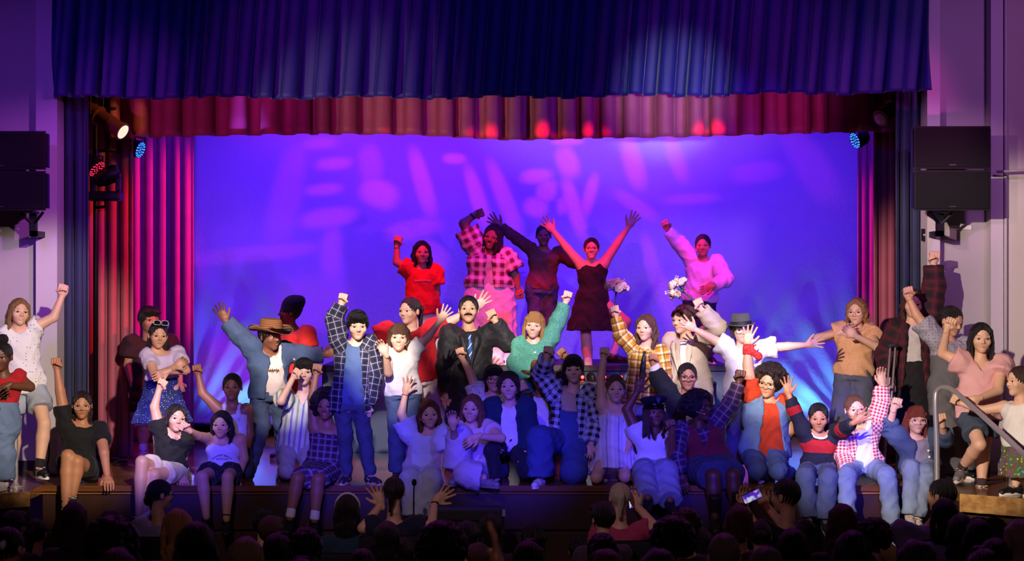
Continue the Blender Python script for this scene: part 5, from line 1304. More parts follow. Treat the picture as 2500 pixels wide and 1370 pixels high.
P('kneeling girl in striped white sundress with straight raised arm', .34, (1503, 950), ((1470, 990), (1538, 996)), (1500, 1105),
  ((1467, 924, 0), (1474, 874, 0), 'f', (1476, 848)), ((1542, 1060, 0), (1528, 1110, -1), 'r', (1522, 1130)), ((1456, 1166, -1), (1462, 1170, 1)), ((1526, 1164, -1), (1522, 1170, 1)),
  H=1.48, hh=.236, face=(2, 3, 0), sk=SK1, hair=('bun', '#5d3b2a'),
  wear=[('dress', stripes('#dcd4e8', '#f0eaf4', '#a89cc4', .05), dict(name='sundress', hem=-.05, sleeve='none', top=.84, strap=1, strapw=.010, neck=.02, hl=.30, sw=(.085, .155), waist=.30, folds=10, fa=.08, deep=.95, dir=(0, -.35, -1)))])
c25 = P('girl in yellow plaid shirt and black tie holding up a rose bouquet', 1.3, (1577, 801), ((1548, 852), (1614, 862)), (1570, 962),
  ((1516, 818, 0), (1503, 772, 0), 'f', (1499, 744)), ((1622, 915, 0), (1612, 965, -1), 'r'), None, None,
  H=1.54, hh=.236, yaw=-14, face=(-26, 2, 0), sk=SK1, hair=('wavy', '#54382a'), acc=[('tie', '#17171f')],
  wear=[('pants', JEANL, dict(name='jeans')), ('top', plaid('#d9a02c', '#b5761c', '#f2e6cc', .07, .42, .12, '#3a2a2c'), dict(name='plaid_shirt', hem=-.20, off=.018, sleeve='long', collar=1, loose=.012, sr=1.1))])
c26 = P('person with wavy brown hair in beige blazer holding roses aloft', 1.5, (1668, 782), ((1642, 836), (1724, 822)), (1690, 955),
  ((1634, 905, 0), (1642, 960, -1), 'r'), ((1752, 800, -1), (1712, 754, -1), 'f', (1698, 722)), None, None,
  H=1.62, hh=.250, yaw=-32, face=(-48, 4, 0), smile=1, sk=SK1, hair=('mop', '#3d2419'), acc=[('lapels', cloth('#c3b2a4'), .036, .03, .065, .3), ('flap', cloth('#ab998b'), .052, -.04, .05, .13)],
  wear=[('pants', cloth('#c23a4e'), dict(w=1.2)), ('top', cloth('#efe9ea'), dict(name='dress_shirt', hem=-.1, collar=1)), ('jacket', cloth('#b7a596'), dict(name='blazer', hem=-.30, off=.03, sleeve='long', open=(.03, .065), loose=.012))])
P('person in navy blazer and black glasses with fist beside the police cap', .85, (1678, 921), ((1636, 962), (1714, 978)), (1682, 1090),
  ((1608, 926, 0), (1595, 890, 0), 'f', (1597, 860)), ((1724, 1040, 0), (1712, 1085, -1), 'r'), None, None,
  H=1.52, hh=.240, face=(2, 3, 0), sk=SK3, hair=('bun', '#171110'), acc=[('glasses', 'square', '#141214'), ('mic', 1), ('lapels', cloth('#121424'), .032, .02, .05, .35)],
  wear=[('pants', cloth('#15151d'), {}), ('top', cloth('#e6e0dd'), dict(name='dress_shirt', hem=0, collar=1, sleeve='long', slen=.95)), ('jacket', cloth('#0d0f1c'), dict(name='blazer', hem=-.1, off=.028, sleeve='long', open=(.02, .05), slen=.62))])
P('seated girl in police cap with long red tipped braids and white blouse', .20, (1597, 1010), ((1556, 1056), (1632, 1058)), (1596, 1142),
  ((1530, 1000, 0), (1556, 956, 0), 'o', (1566, 922)), ((1640, 1108, -1), (1640, 1050, -1), 'f', (1634, 1030)), ((1572, 1152, -1), (1582, 1216, -1), (-8, 15)), ((1628, 1152, -1), (1636, 1222, -1), (8, 15)),
  H=1.55, hh=.236, yaw=4, face=(14, -7, 0), sk='#7a4c36', hair=('braids', '#3a1518'), acc=[('hat', 'cap')], shoes=('low', '#15151c', '#1d1d26'),
  wear=[('pants', denim('#aab6d4', .3), dict(name='wide_jeans', w=1.5)), ('top', cloth('#e2e0e8'), dict(name='blouse', hem=-.08, slen=.35, sr=1.1, collar=1, vneck=.07))])
P('girl in maroon vest over plaid shirt with belt buckle and denim skirt', .24, (1708, 996), ((1662, 1050), (1744, 1036)), (1728, 1142),
  ((1652, 1110, -1), (1664, 1160, 0), 'r'), ((1784, 985, 0), (1804, 932, 0), 'f', (1807, 898)), ((1742, 1164, -1), (1746, 1262, 0), (-4, 20)), ((1790, 1162, -1), (1800, 1256, 0), (8, 20)),
  H=1.62, hh=.246, build=1.28, yaw=14, face=(46, -6, 0), sk='#5e3828', hair=('puff', '#140e0d'), shoes=('boot', '#2a1712', '#171010'), acc=[('glasses', 'square', '#1a1830'), ('mic', -1), ('buckle', .20)],
  wear=[('top', plaid('#4a2c58', '#2a1a3a', '#a07a94', .06, .5, .08), dict(name='plaid_shirt', hem=-.0, sleeve='long', collar=1, slen=.92)), ('jacket', cloth('#6a1220'), dict(name='knit_vest', hem=.05, off=.022, sleeve='none', vneck=.15)),
        ('skirt', denim('#26365c', .2), dict(name='denim_skirt', lap=.88, off=.028, waist=.2))])
P('girl in denim vest and orange tee with red bandana on her raised wrist', .5, (1878, 934), ((1834, 962), (1916, 984)), (1866, 1108),
  ((1826, 890, 0), (1825, 842, 0), 'o', (1832, 806)), ((1930, 1050, 0), (1915, 1090, 1), 'r'), ((1848, 1150, -1), (1880, 1164, 1)), ((1900, 1150, -1), (1930, 1162, 1)),
  H=1.62, hh=.262, build=1.22, yaw=6, face=(-24, 10, 10), sk=SK2, hair=('puff', '#241613'), acc=[('glasses', 'square', '#1a1614'), ('bandana',)],
  wear=[('pants', denim('#3f62a4', .3), dict(name='jeans')), ('top', cloth('#c43a12'), dict(name='t_shirt', hem=-.1, slen=.5, loose=.01, sr=1.15)), ('jacket', denim('#6f93c6', .35), dict(name='denim_vest', hem=-.04, off=.03, sleeve='none', open=(.12, .055), shift=.03))])
P('kid in grey fedora and white tee with both arms stretched sideways', 1.0, (1810, 806), ((1772, 846), (1868, 850)), (1814, 958),
  ((1732, 824, 0), (1696, 804, 0), 'o', (1672, 788)), ((1924, 846, 0), (1970, 842, 0), 'o', (2000, 834)), ((1796, 1046, 0), (1792, 'f')), ((1836, 1046, 0), (1840, 'f')),
  H=1.50, hh=.236, face=(4, 2, -4), sk=SK1, hair=('mop', '#2a1c18'), acc=[('hat', 'fedora'), ('glasses', 'square', '#1c1818')],
  wear=[('pants', denim('#7d8498', .3), dict(name='jeans', w=1.3)), ('top', cloth('#ece8e8'), dict(name='t_shirt', hem=-.10, loose=.02, slen=.5, sr=1.25))])
P('seated girl in navy rugby shirt with red chest band and open hands', .22, (1998, 1020), ((1962, 1052), (2040, 1056)), (1996, 1150),
  ((1938, 998, 0), (1925, 962, 0), 'o', (1922, 926)), ((2062, 1046, -1), (2088, 1030, -1), 'o', (2120, 1010)), ((1966, 1164, -1), (1974, 1264, 0), (-6, 25)), ((2022, 1166, -1), (2016, 1268, 0), (4, 25)),
  H=1.45, hh=.236, face=(-6, 10, 0), sk=SK3, hair=('bun', '#15100f'), shoes=('low', '#22263c', '#c8c8d0'),
  wear=[('pants', denim('#4a5f86', .35), dict(name='jeans', w=1.3)), ('top', bands(((0, '#12142a'), (.155, '#b01420'), (.262, '#12142a'))), dict(name='rugby_shirt', hem=-.06, sleeve='long', slen=.7, off=.016)), ('top', cloth('#e4e0e0'), dict(name='collar', hem=.5, sleeve='none', ring=.022, off=.021, neck=.056, wr=.0005))])
P('smiling girl in red gingham shirt over white tee seated, arm straight up', .24, (2088, 1000), ((2062, 1060), (2136, 1036)), (2106, 1142),
  ((2060, 1116, 0), (2070, 1150, -1), 'r', (2068, 1182)), ((2152, 980, 0), (2154, 938, 0), 'r', (2148, 900)), ((2068, 1162, -1), (2068, 1256, 0), (-6, 25)), ((2166, 1162, -1), (2178, 1282, 0), (10, 30)),
  H=1.56, hh=.238, face=(4, 2, -6), smile=1, sk=SK1, hair=('bun', '#6b4632'), shoes=('low', '#1d2552', '#dcdce6'),
  wear=[('pants', denim('#8fa6cc', .35), dict(name='jeans', w=1.2)), ('top', cloth('#d9d4e4'), dict(name='t_shirt', hem=-.04)), ('jacket', plaid('#ead6d8', '#b3122a', '#c05a68', .028, .5, .0), dict(name='gingham_shirt', hem=-.08, off=.026, sleeve='long', open=(.085, .06), slen=.9, shift=.0))])
P('auburn haired girl in denim jacket and glasses seated gripping the right rail', .20, (2236, 1026), ((2194, 1066), (2280, 1070)), (2246, 1142),
  ((2170, 1046, 0), (2184, 996, -1), 'f', (2193, 968)), ((2306, 1072, 0), (2300, 1034, -1), 'f', (2291, 1000)), ((2226, 1146, -1), (2222, 1256, 0), (-6, 25)), ((2262, 1154, -1), (2240, 1262, 0), (-4, 25)),
  H=1.52, hh=.232, face=(6, 2, 0), sk=SK1, hair=('longbangs', '#7d2f1c'), shoes=('low', '#b9b4b4', '#e4e0dc'), acc=[('glasses', 'round', '#d8c0b0'), ('buttons', '#e8e6ea', (.2, .42, .64), .032, .07)],
  wear=[('pants', denim('#93a8ce', .4), dict(name='ripped_jeans', w=1.15)), ('top', cloth('#8d8590'), dict(name='t_shirt', hem=-.02)), ('jacket', denim('#2e4a7c', .3), dict(name='denim_jacket', hem=-.04, off=.026, sleeve='long', open=(.07, .05), slen=.45, collar=1))])
P('girl in peach ruffled blouse and wide jeans with hands joined at chest', 1.6, (2092, 762), ((2056, 812), (2122, 816)), (2084, 915),
  ((1996, 826, 0), (2052, 812, -1), 'r', (2072, 802)), ((2142, 848, -1), (2088, 820, -1), 'r', (2074, 806)), ((2058, 1005, 0), (2048, 'f')), ((2108, 1005, 0), (2112, 'f')),
  H=1.60, hh=.246, yaw=-18, face=(-24, 4, 0), sk=SK1, hair=('wavy', '#9a6a42'), acc=[('glasses', 'round', '#caa088')],
  wear=[('pants', denim('#5a6076', .35), dict(name='wide_jeans', w=1.7)), ('top', dots('#e8b184', '#cf9464', 60, .26), dict(name='blouse', hem=-.02, loose=.014, slen=.35, sr=1.45, ruffle=1))])
P('tall girl in maroon plaid overshirt with crutch, arm straight up by the curtain', 1.0, (2230, 742), ((2192, 806), (2266, 788)), (2228, 920),
  ((2164, 868, 0), (2172, 930, -1), 'f', (2172, 950)), ((2280, 700, 0), (2279, 644, 0), 'f', (2282, 614)), ((2212, 1030, 0), (2206, 'f')), ((2246, 1030, 0), (2252, 'f')),
  H=1.72, hh=.248, yaw=-6, face=(-10, 6, 4), smile=1, sk=SK1, hair=('wavy', '#4c2a20'),
  wear=[('skirt', cloth('#111016'), dict(hl=.56, sw=(.10, .125), waist=.3, folds=5, fa=.05)), ('top', cloth('#cfc6c8'), dict(name='t_shirt', hem=.14, off=.006)), ('jacket', plaid('#4a1020', '#180c14', '#6a2432', .10, .5, .05), dict(name='plaid_overshirt', hem=-.22, off=.028, sleeve='long', open=(.085, .04), loose=.012, sr=1.2))])
P('girl in grey tee and grey overalls looking down, fist raised', .62, (2324, 784), ((2286, 830), (2352, 846)), (2316, 952),
  ((2238, 770, 0), (2219, 728, 0), 'f', (2216, 700)), ((2356, 905, 0), (2340, 950, -1), 'r'), ((2310, 1050, 0), (2318, 'f')), ((2344, 1050, 0), (2344, 'f')),
  H=1.60, hh=.244, yaw=20, face=(34, 22, 0), sk=SK2, hair=('pony', '#1c1413'), acc=[('band', 'A', '#c8a050', .008)],
  wear=[('top', dots('#a9a6b4', '#908c9a', 40, .45), dict(name='t_shirt', hem=0, slen=.75, sr=1.25)), ('pants', denim('#77757c', .25), dict(name='overalls', w=1.6, waist=.72, off=.030))])
P('girl in pink flutter sleeve blouse and denim shorts on the right steps', -.05, (2396, 826), ((2344, 884), (2444, 892)), (2388, 1010),
  ((2300, 862, 0), (2313, 802, -1), 'f', (2326, 776)), ((2438, 954, -1), (2388, 974, -1), 'r', (2364, 980)), ((2392, 1086, -1), (2348, 1142, 1), (-30, 10)), ((2402, 1092, 0), (2396, 1186, 0), (10, 0)),
  H=1.60, hh=.246, yaw=-4, face=(-4, 6, 0), sk=SK1, hair=('long', '#1b1413'), sock=('#3a2c36', .2), shoes=('low', '#77737a', '#d8d2cc'),
  wear=[('pants', denim('#3c5272', .3), dict(name='shorts', len=.34, flare=.03)), ('top', cloth('#e8aeb0'), dict(name='blouse', hem=-.10, loose=.022, slen=.4, sr=1.45, vneck=.10, ruffle=1))])
P('girl in white tee and floral ruffle skirt holding the handrail at far right', -.75, (2488, 932), ((2452, 994), (2528, 992)), (2494, 1085),
  ((2396, 1002, 0), (2344, 984, 0), 'f', (2318, 968)), ((2548, 1040, 0), (2556, 1090, 0), 'r'), ((2480, 1150, 0), (2480, 'f')), ((2518, 1150, 0), (2518, 'f')),
  H=1.40, hh=.240, yaw=-50, face=(-72, 0, 0), sk=SK1, hair=('bun', '#3c281e'),
  wear=[('top', cloth('#e8e2e0'), dict(name='t_shirt', hem=-.04, sleeve='none', loose=.02)), ('skirt', dots('#5d5a3e', '#d05a3a', 42, .34, 1), dict(hl=.36, sw=(.09, .135), folds=8))])
# on the riser
P('girl in red tee with dark hair, one fist up, at the left of the riser', 3.12, (1030, 617), ((996, 656), (1062, 664)), (1030, 758),
  ((969, 640, 0), (969, 600, 0), 'f', (975, 576)), ((1066, 716, 0), (1060, 752, 0), 'f', (1060, 770)), ((1024, 842, 0), (1024, 'f')), ((1062, 842, 0), (1068, 'f')),
  H=1.55, hh=.228, yaw=6, face=(8, 2, 0), smile=1, sk=SK3, hair=('wavy', '#150e0e'), flo=SZ, acc=[('band', 'A', '#c08050'), ('band', 'B', '#e0d8d8'), ('squiggle', .72, .085, .02, '#e8c0a8', .026)], shoes=('low', '#c8b8a8', '#d8c8b8'),
  wear=[('pants', cloth('#d8c4b4'), dict(name='jeans', w=1.1)), ('top', cloth('#d92a12'), dict(name='t_shirt', hem=-.10, loose=.02, slen=.6, sr=1.2))])
P('large woman in plaid shirt and long white skirt swinging her fist overhead', 3.55, (1203, 580), ((1154, 592), (1236, 632)), (1194, 700),
  ((1132, 546, 0), (1158, 525, 0), 'f', (1184, 520)), ((1258, 674, 0), (1265, 706, 0), 'f', (1268, 722)), ((1180, 790, 0), (1182, 'f')), ((1212, 790, 0), (1216, 'f')),
  H=1.62, hh=.258, build=1.38, face=(-14, 4, 14), smile=1, sk=SK4, hair=('braids', '#120c0c'), flo=RZ, acc=[('band', 'A', '#141216', .02)], shoes=('low', '#2c2428', '#d0b8b0'),
  wear=[('top', cloth('#a8a0a4'), dict(name='tank', hem=-.02, sleeve='none')), ('jacket', plaid('#c9b0bd', '#5a1c34', '#e6d6dc', .085, .5, .04), dict(name='plaid_shirt', hem=-.05, off=.03, sleeve='short', open=(.05, .02), sr=1.15, slen=.7)),
        ('skirt', cloth('#e4d8d6'), dict(name='long_skirt', hl=.88, sw=(.10, .17), waist=.14, folds=12, fa=.08))])
P('person in brown glitter top and jeans reaching sideways on the riser', 3.95, (1327, 576), ((1302, 612), (1364, 618)), (1322, 706),
  ((1260, 582, 0), (1222, 553, 0), 'o', (1200, 532)), ((1394, 638, 0), (1432, 652, 0), 'o', (1470, 664)), ((1308, 790, 0), (1312, 'f')), ((1342, 790, 0), (1340, 'f')),
  H=1.58, hh=.222, face=(-2, 2, 0), sk=SK4, hair=('pony', '#150e0e'), flo=RZ,
  wear=[('pants', denim('#24356a', .2), dict(name='jeans')), ('top', dots('#5a2a22', '#c08a66', 190, .2), dict(name='glitter_top', hem=-.02, sleeve='long'))])
P('woman in black sleeveless dress and glasses, both arms up in a V', 3.38, (1444, 608), ((1420, 648), (1474, 644)), (1446, 736),
  ((1384, 606, 0), (1350, 563, 0), 'o', (1330, 542)), ((1506, 596, 0), (1535, 553, 0), 'o', (1550, 528)), ((1431, 826, 0), (1438, 906, 0), (12, 0)), ((1528, 786, 0), (1497, 866, 0), (60, 0)),
  H=1.56, hh=.220, face=(-2, 0, 0), smile=1, sk=SK2, hair=('bun', '#17100f'), flo=SZ, acc=[('glasses', 'square', '#141012')], sock=('#e6d8d8', .42), shoes=('low', '#141012', '#1c1414'),
  wear=[('dress', cloth('#0c080b'), dict(name='black_dress', hem=.0, sleeve='none', hl=.40, sw=(.092, .165), waist=.30, folds=9, fa=.07))])
P('person in white dress shirt with fist high and hand on hip, right of the riser', 3.75, (1716, 600), ((1688, 632), (1748, 640)), (1708, 735),
  ((1658, 594, 0), (1630, 560, 0), 'f', (1621, 534)), ((1772, 682, -1), (1738, 700, -1), 'r', (1720, 706)), ((1696, 820, 0), (1694, 'f')), ((1728, 820, 0), (1732, 'f')),
  H=1.58, hh=.226, yaw=-6, face=(-8, 4, 0), sk=SK3, hair=('pony', '#140e0d'), flo=RZ, acc=[('band', 'A', '#1a1214'), ('mic', -1)],
  wear=[('pants', denim('#1f2c52', .2), dict(name='jeans')), ('top', cloth('#ece6ea'), dict(name='dress_shirt', hem=-.02, sleeve='long', collar=1, loose=.02, sr=1.25))])

# ------------------------------------------------------------------ props and stage hardware
M_STEEL = plain('#b9b6b6', .34, .55, name='brushed_steel'); M_IRON = plain('#17161a', .45, .6, name='black_iron')
def arc(pts, n=8):
    """round the corners of a polyline (Catmull-Rom)"""
    P_ = [Vector(p) for p in pts]; P_ = [P_[0] * 2 - P_[1]] + P_ + [P_[-1] * 2 - P_[-2]]; out = []
    for i in range(1, len(P_) - 2):
        for k in range(n):
            t = k / n; a, b, c, d = P_[i - 1:i + 3]
            out.append(.5 * ((2 * b) + (c - a) * t + (2 * a - 5 * b + 4 * c - d) * t * t + (3 * b - a - 3 * c + d) * t ** 3))
    return out + [P_[-2]]
# handrails
def rail(name, label, pts, base):
    r = tag(empty(name, base), label, 'handrail'); q = Vector(base)
    MB().tube([Vector(p) - q for p in arc(pts)], .022, 14).build('rail_tube', M_STEEL, r, True)
    MB().lathe([(.06, 0), (.06, .012), (.03, .018), (.03, .03), (.022, .032)], 20).build('base_flange', M_STEEL, r, True)
yb = -.14; b0 = at(38, 1190, yb); b0.z = SF
rail('handrail', 'bent steel handrail at the far left steps', [b0, at(38, 1080, yb), at(37, 985, yb), at(28, 957, yb - .03), at(8, 956, yb - .10), at(-60, 1010, yb - .45), at(-190, 1120, yb - 1.0)], b0)
yb = -.42; b0 = at(2288, 1190, yb); b0.z = SF
rail('handrail', 'bent steel handrail sloping down at the right steps', [b0, at(2287, 1080, yb), at(2284, 985, yb), at(2288, 955, yb), at(2306, 946, yb - .05), at(2335, 960, yb - .15), at(2420, 1035, yb - .55), at(2510, 1118, yb - 1.0), at(2640, 1236, yb - 1.6)], b0)
# crutch
ct, cb = at(2180, 842, .80), at(2157, 1120, .80); cb.z = SF
r = tag(empty('crutch', cb), 'thin silver crutch leaning beside the maroon plaid girl', 'crutch')
d = (ct - cb); s_ = Vector((1, 0, 0)) * .022
MB().tube([(0, 0, .02), d * .42], .011, 8).build('lower_shaft', M_STEEL, r, True)
for k in (-1, 1): MB().tube([d * .30, d * .42 + s_ * k, d * .98 + s_ * k], .009, 8).build('side_tube', M_STEEL, r, True)
MB().tube([d * .66 - s_ * 1.3, d * .66 + s_ * 1.3], .014, 8).build('hand_grip', plain('#2a2a2e', .7), r, True)
MB().tube([d * .985 - s_ * 2, d * 1.0, d * .985 + s_ * 2], .018, 8).build('arm_pad', plain('#2a2a2e', .7), r, True)
MB().lathe([(.02, 0), (.02, .03), (.012, .04)], 12).build('rubber_tip', plain('#26262a', .8), r, True)

# bouquets
def rose_mesh():
    mb = MB()
    for i, (R, Hh) in enumerate(((.008, .034), (.014, .033), (.0205, .029), (.027, .021))):
        def df(v, r, a, i=i):
            k = 1 + .10 * math.sin(a * (3 + i) + i * 1.3); v.x *= k; v.y *= k; v.z += .003 * math.sin(a * (3 + i) + i) if v.z > .012 else 0; return v
        mb.lathe([(.003, .0), (R * .75, .003), (R, Hh * .45), (R * .96, Hh * .8), (R * 1.08 + .001, Hh), (R * .92, Hh * .78), (R * .93, Hh * .45)], 15, None, 0, 1, 1, df)
    mb.lathe([(.005, .0), (.006, .03), (0, .034)], 10)
    return mb.mesh('rose', True)
def leaf_mesh():
    V = []; 
    for i in range(6):
        t = i / 5; w = .012 * math.sin(math.pi * (t * .92 + .04)); V += [(-w, .045 * t, .004 + .01 * t * t), (0, .045 * t, .01 * t * t), (w, .045 * t, .004 + .01 * t * t)]
    return mesh_np('leaf', np.array(V), [(i * 3 + j, i * 3 + j + 1, i * 3 + j + 4, i * 3 + j + 3) for i in range(5) for j in (0, 1)])
ROSE, LEAF = rose_mesh(), leaf_mesh()
def bouquet(hand, top, label, seed):
    rng = random.Random(seed); top = Vector(top); hand = Vector(hand); r = tag(empty('rose_bouquet', hand), label, 'bouquet', 'rose bouquets held up')
    ax = (top - hand).normalized(); q = ax.to_track_quat('Z', 'Y')
    gm, rm = plain('#4a7a4a', .6, name='stem'), cloth('#f4d4cc', .6)
    MB().tube([ax * -.07, Vector(), (top - hand) * .75], [.006, .007, .007], 8).build('stem', plain('#2a3a4a', .5), r, True)
    for i in range(8):
        a = 2.4 * i; rr = .0 if i == 0 else (.050 if i < 5 else .082)
        dv = Vector((math.cos(a) * rr, math.sin(a) * rr, .03 - rr * .55)); w = q @ dv; tip = (top - hand) + w
        di = (w + ax * .05).normalized()
        o = meshobj('rose', ROSE, rm, r, matrix=Matrix.Translation(tip) @ di.to_track_quat('Z', 'Y').to_matrix().to_4x4() @ Matrix.Scale(rng.uniform(1.35, 1.75) * (1 if i < 5 else .72), 4))
        MB().tube([(top - hand) * .72, tip], .003, 6).build('rose_stem', gm, r, True)
    for i in range(14):
        a = 1.9 * i; dv = Vector((math.cos(a), math.sin(a), rng.uniform(-.5, .3))).normalized(); w = q @ dv
        meshobj('leaf', LEAF, gm, r, matrix=Matrix.Translation((top - hand) + w * .055 - ax * .02) @ w.to_track_quat('Y', 'Z').to_matrix().to_4x4() @ Matrix.Scale(rng.uniform(.9, 1.4), 4))
    for i in range(12):
        a = 2.1 * i; dv = Vector((math.cos(a), math.sin(a), rng.uniform(.0, .9))).normalized(); w = q @ dv; e = (top - hand) + w * rng.uniform(.085, .125)
        mb = MB().tube([(top - hand), e], .0015, 5); mb.lathe([(0, -.007), (.007, 0), (0, .007)], 6, Matrix.Translation(e)); mb.build('filler_bud', cloth('#e6dccb', .7), r, True)
hA = c25['hands'][0]; h0 = Vector(hA[0] + hA[1] * .055 - hA[3] * .02); bouquet(h0, at(1505, 700, h0.y - .02), 'pale rose bouquet held up by the girl in yellow plaid', 1)
hB = c26['hands'][1]; h0 = Vector(hB[0] + hB[1] * .055 - hB[3] * .02); bouquet(h0, at(1655, 704, h0.y - .03), 'pale rose bouquet tilted over the beige blazer performer', 2)

# loudspeakers on wall brackets
def speaker(label, x0, x1, py0, pym, py1, y, tilt, bx):
    z0, zm, z1 = Z(py1, y), Z(pym, y), Z(py0, y); a, b = X(x0, y), X(x1, y); cx = (a + b) / 2
    r = tag(empty('line_array_speaker', (cx, y, z0)), label, 'loudspeaker'); cab = plain('#030304', .8, name='cabinet'); gr = NB('grille', .9); gr.col(lin('#020203')); gr.bump(gr.noise(500, 1, gr.obj()), .6, .004)
    for i, (za, zb) in enumerate(((z0, zm - .006), (zm + .006, z1))):
        w0, w1 = (b - a) / 2, (b - a) / 2
        h = zb - za; e = .012
        V = [(-w0, 0, 0), (w0, 0, 0), (w0 * .8, .32, .03), (-w0 * .8, .32, .03), (-w1, 0, h), (w1, 0, h), (w1 * .8, .32, h - .03), (-w1 * .8, .32, h - .03)]
        c = MB().add([(x, yy, z + za - z0) for x, yy, z in V], [(3, 2, 1, 0), (4, 5, 6, 7), (0, 1, 5, 4), (1, 2, 6, 5), (2, 3, 7, 6), (3, 0, 4, 7)]).build('cabinet', cab, r)
        MB().box((-w0 + .015, -.014, .015 + za - z0), (w0 - .015, .0, h - .015 + za - z0), bev=.005).build('grille', gr.m, c)
        MB().box((-.03, -.018, .03 + za - z0), (.03, -.012, .038 + za - z0)).build('maker_plate', plain('#3a3a42', .4), c)
        for sx in (-1, 1): MB().box((sx * w0 - .008, .02, .02 + za - z0), (sx * w0 + .010, .10, h - .02 + za - z0), bev=.004).build('rigging_plate', M_IRON, c)
    k = bx - cx
    MB().box((k - .035, .05, -.02), (k + .035, .30, .0)).build('cradle', M_IRON, r)
    MB().tube([(k - .10, .16, -.01), (k, .22, -.12)], .014, 6).tube([(k + .10, .16, -.01), (k, .22, -.12)], .014, 6).build('brace', M_IRON, r)
    MB().box((k - .03, .20, -.22), (k + .03, .26, -.01)).box((k - .03, .20, -.22), (k + .03, 1.385 - y, -.17)).build('arm', M_IRON, r)
    MB().box((k - .075, 1.36 - y, -.25), (k + .075, 1.398 - y, -.14), bev=.004).build('wall_bracket', M_IRON, r)
    for sx in (-1, 1): MB().lathe([(0, 0), (.010, 0), (.010, .008), (0, .01)], 8, Matrix.Translation((k + sx * .055, 1.36 - y, -.195)) @ Matrix.Rotation(math.radians(90), 4, 'X')).build('bolt', M_STEEL, r)
speaker('pair of black line array loudspeakers on the left wall', -110, 112, 320, 416, 514, .75, 0, X(66, .75))
speaker('pair of black line array loudspeakers on the right wall', 2232, 2418, 308, 414, 514, .75, 0, X(2308, .75))

# stage lanterns
def led_par(label, px, py, y, aim, col, s, size=.085, glow=12):
    c = at(px, py, y); r = tag(empty('led_par_light', c), label, 'stage light', 'stage lanterns'); d = (Vector(aim) - c).normalized(); M = d.to_track_quat('Z', 'Y').to_matrix().to_4x4()
    blk = plain('#0b0b10', .4, name='lamp_body')
    MB().lathe([(0, -.14), (.05, -.14), (.075, -.11), (size, -.04), (size, .0), (size * .95, .005)], 28, M).build('housing', blk, r, True, edge=40)
    MB().lathe([(size * .95, .004), (size * .9, .0), (0, .0)], 28, M).build('face', plain(col, .3, name='lens_face'), r, True)
    mb = MB(); 
    for ring, n in ((0, 1), (.35, 6), (.68, 12), (.9, 16)):
        for i in range(n):
            a = 2 * math.pi * i / n + ring; mb.lathe([(.0095, .002), (.008, .006), (0, .008)], 8, M @ Matrix.Translation((math.cos(a) * ring * size * .95, math.sin(a) * ring * size * .95, 0)))
    mb.build('led_cluster', emit(s, glow), r)
    side = d.cross(Vector((0, 0, 1))).normalized()
    MB().tube([side * size * 1.1, side * size * 1.1 + Vector((0, 0, .12)), -side * size * 1.1 + Vector((0, 0, .12)), -side * size * 1.1], .008, 6).build('yoke', M_IRON, r)
    MB().tube([(0, 0, .12), (0, 0, .19)], .014, 8).build('clamp', M_IRON, r)
    return r
def ellipsoidal(label, p0, p1, y, mat, glow=None):
    a, b = at(*p0, y), at(*p1, y - .12); r = tag(empty('ellipsoidal_spotlight', a), label, 'stage light', 'stage lanterns'); d = (b - a); L = d.length; M = d.normalized().to_track_quat('Z', 'Y').to_matrix().to_4x4()
    MB().lathe([(0, -.16), (.06, -.15), (.085, -.06), (.085, 0), (.095, .01), (.095, .03), (.075, .04)], 28, M).build('lamp_housing', mat, r, True, edge=40)
    MB().lathe([(.070, .03), (.074, .05), (.074, L * .5), (.080, L * .5 + .004), (.080, L * .56), (.074, L * .565), (.074, L - .03), (.086, L - .025), (.086, L), (.07, L + .002)], 28, M).build('barrel', mat, r, True, edge=40)
    MB().lathe([(.070, L + .003), (.05, L + .012), (0, L + .016)], 28, M).build('lens', plain('#cfc8b8', .1, name='lens') if not glow else emit('#e8dcc4', glow), r, True)
    for k in (.15, .8): MB().tube([M @ Vector((.08, 0, L * k)), M @ Vector((.105, 0, L * k))], .012, 8).build('knob', M_IRON, r)
    sd = d.normalized().cross(Vector((0, 0, 1))).normalized() if abs(d.normalized().z) < .95 else Vector((1, 0, 0))
    MB().tube([sd * .10, sd * .10 + Vector((0, 0, .20)), -sd * .10 + Vector((0, 0, .20)), -sd * .10], .009, 6).build('yoke', M_IRON, r)
    MB().tube([(0, 0, .20), (0, 0, .27)], .016, 8).build('clamp', M_IRON, r)
for nm, yy, zz, lb in (('lighting_pipe', 3.1, 4.215, 'pipe above the stage that the cyan led lamps hang from'), ('lighting_pipe', 2.2, 4.64, 'pipe above the stage that the ellipsoidal spotlights hang from')):
    tag(MB().tube([(-6.21, yy, zz), (6.21, yy, zz)], .024, 12).build(nm, M_IRON, None, True), lb, 'pipe')
M_COPLIT = plain('#7a4a38', .35, .5, name='copper_lit_metal')  # copper light on the lanterns put into the metal colour
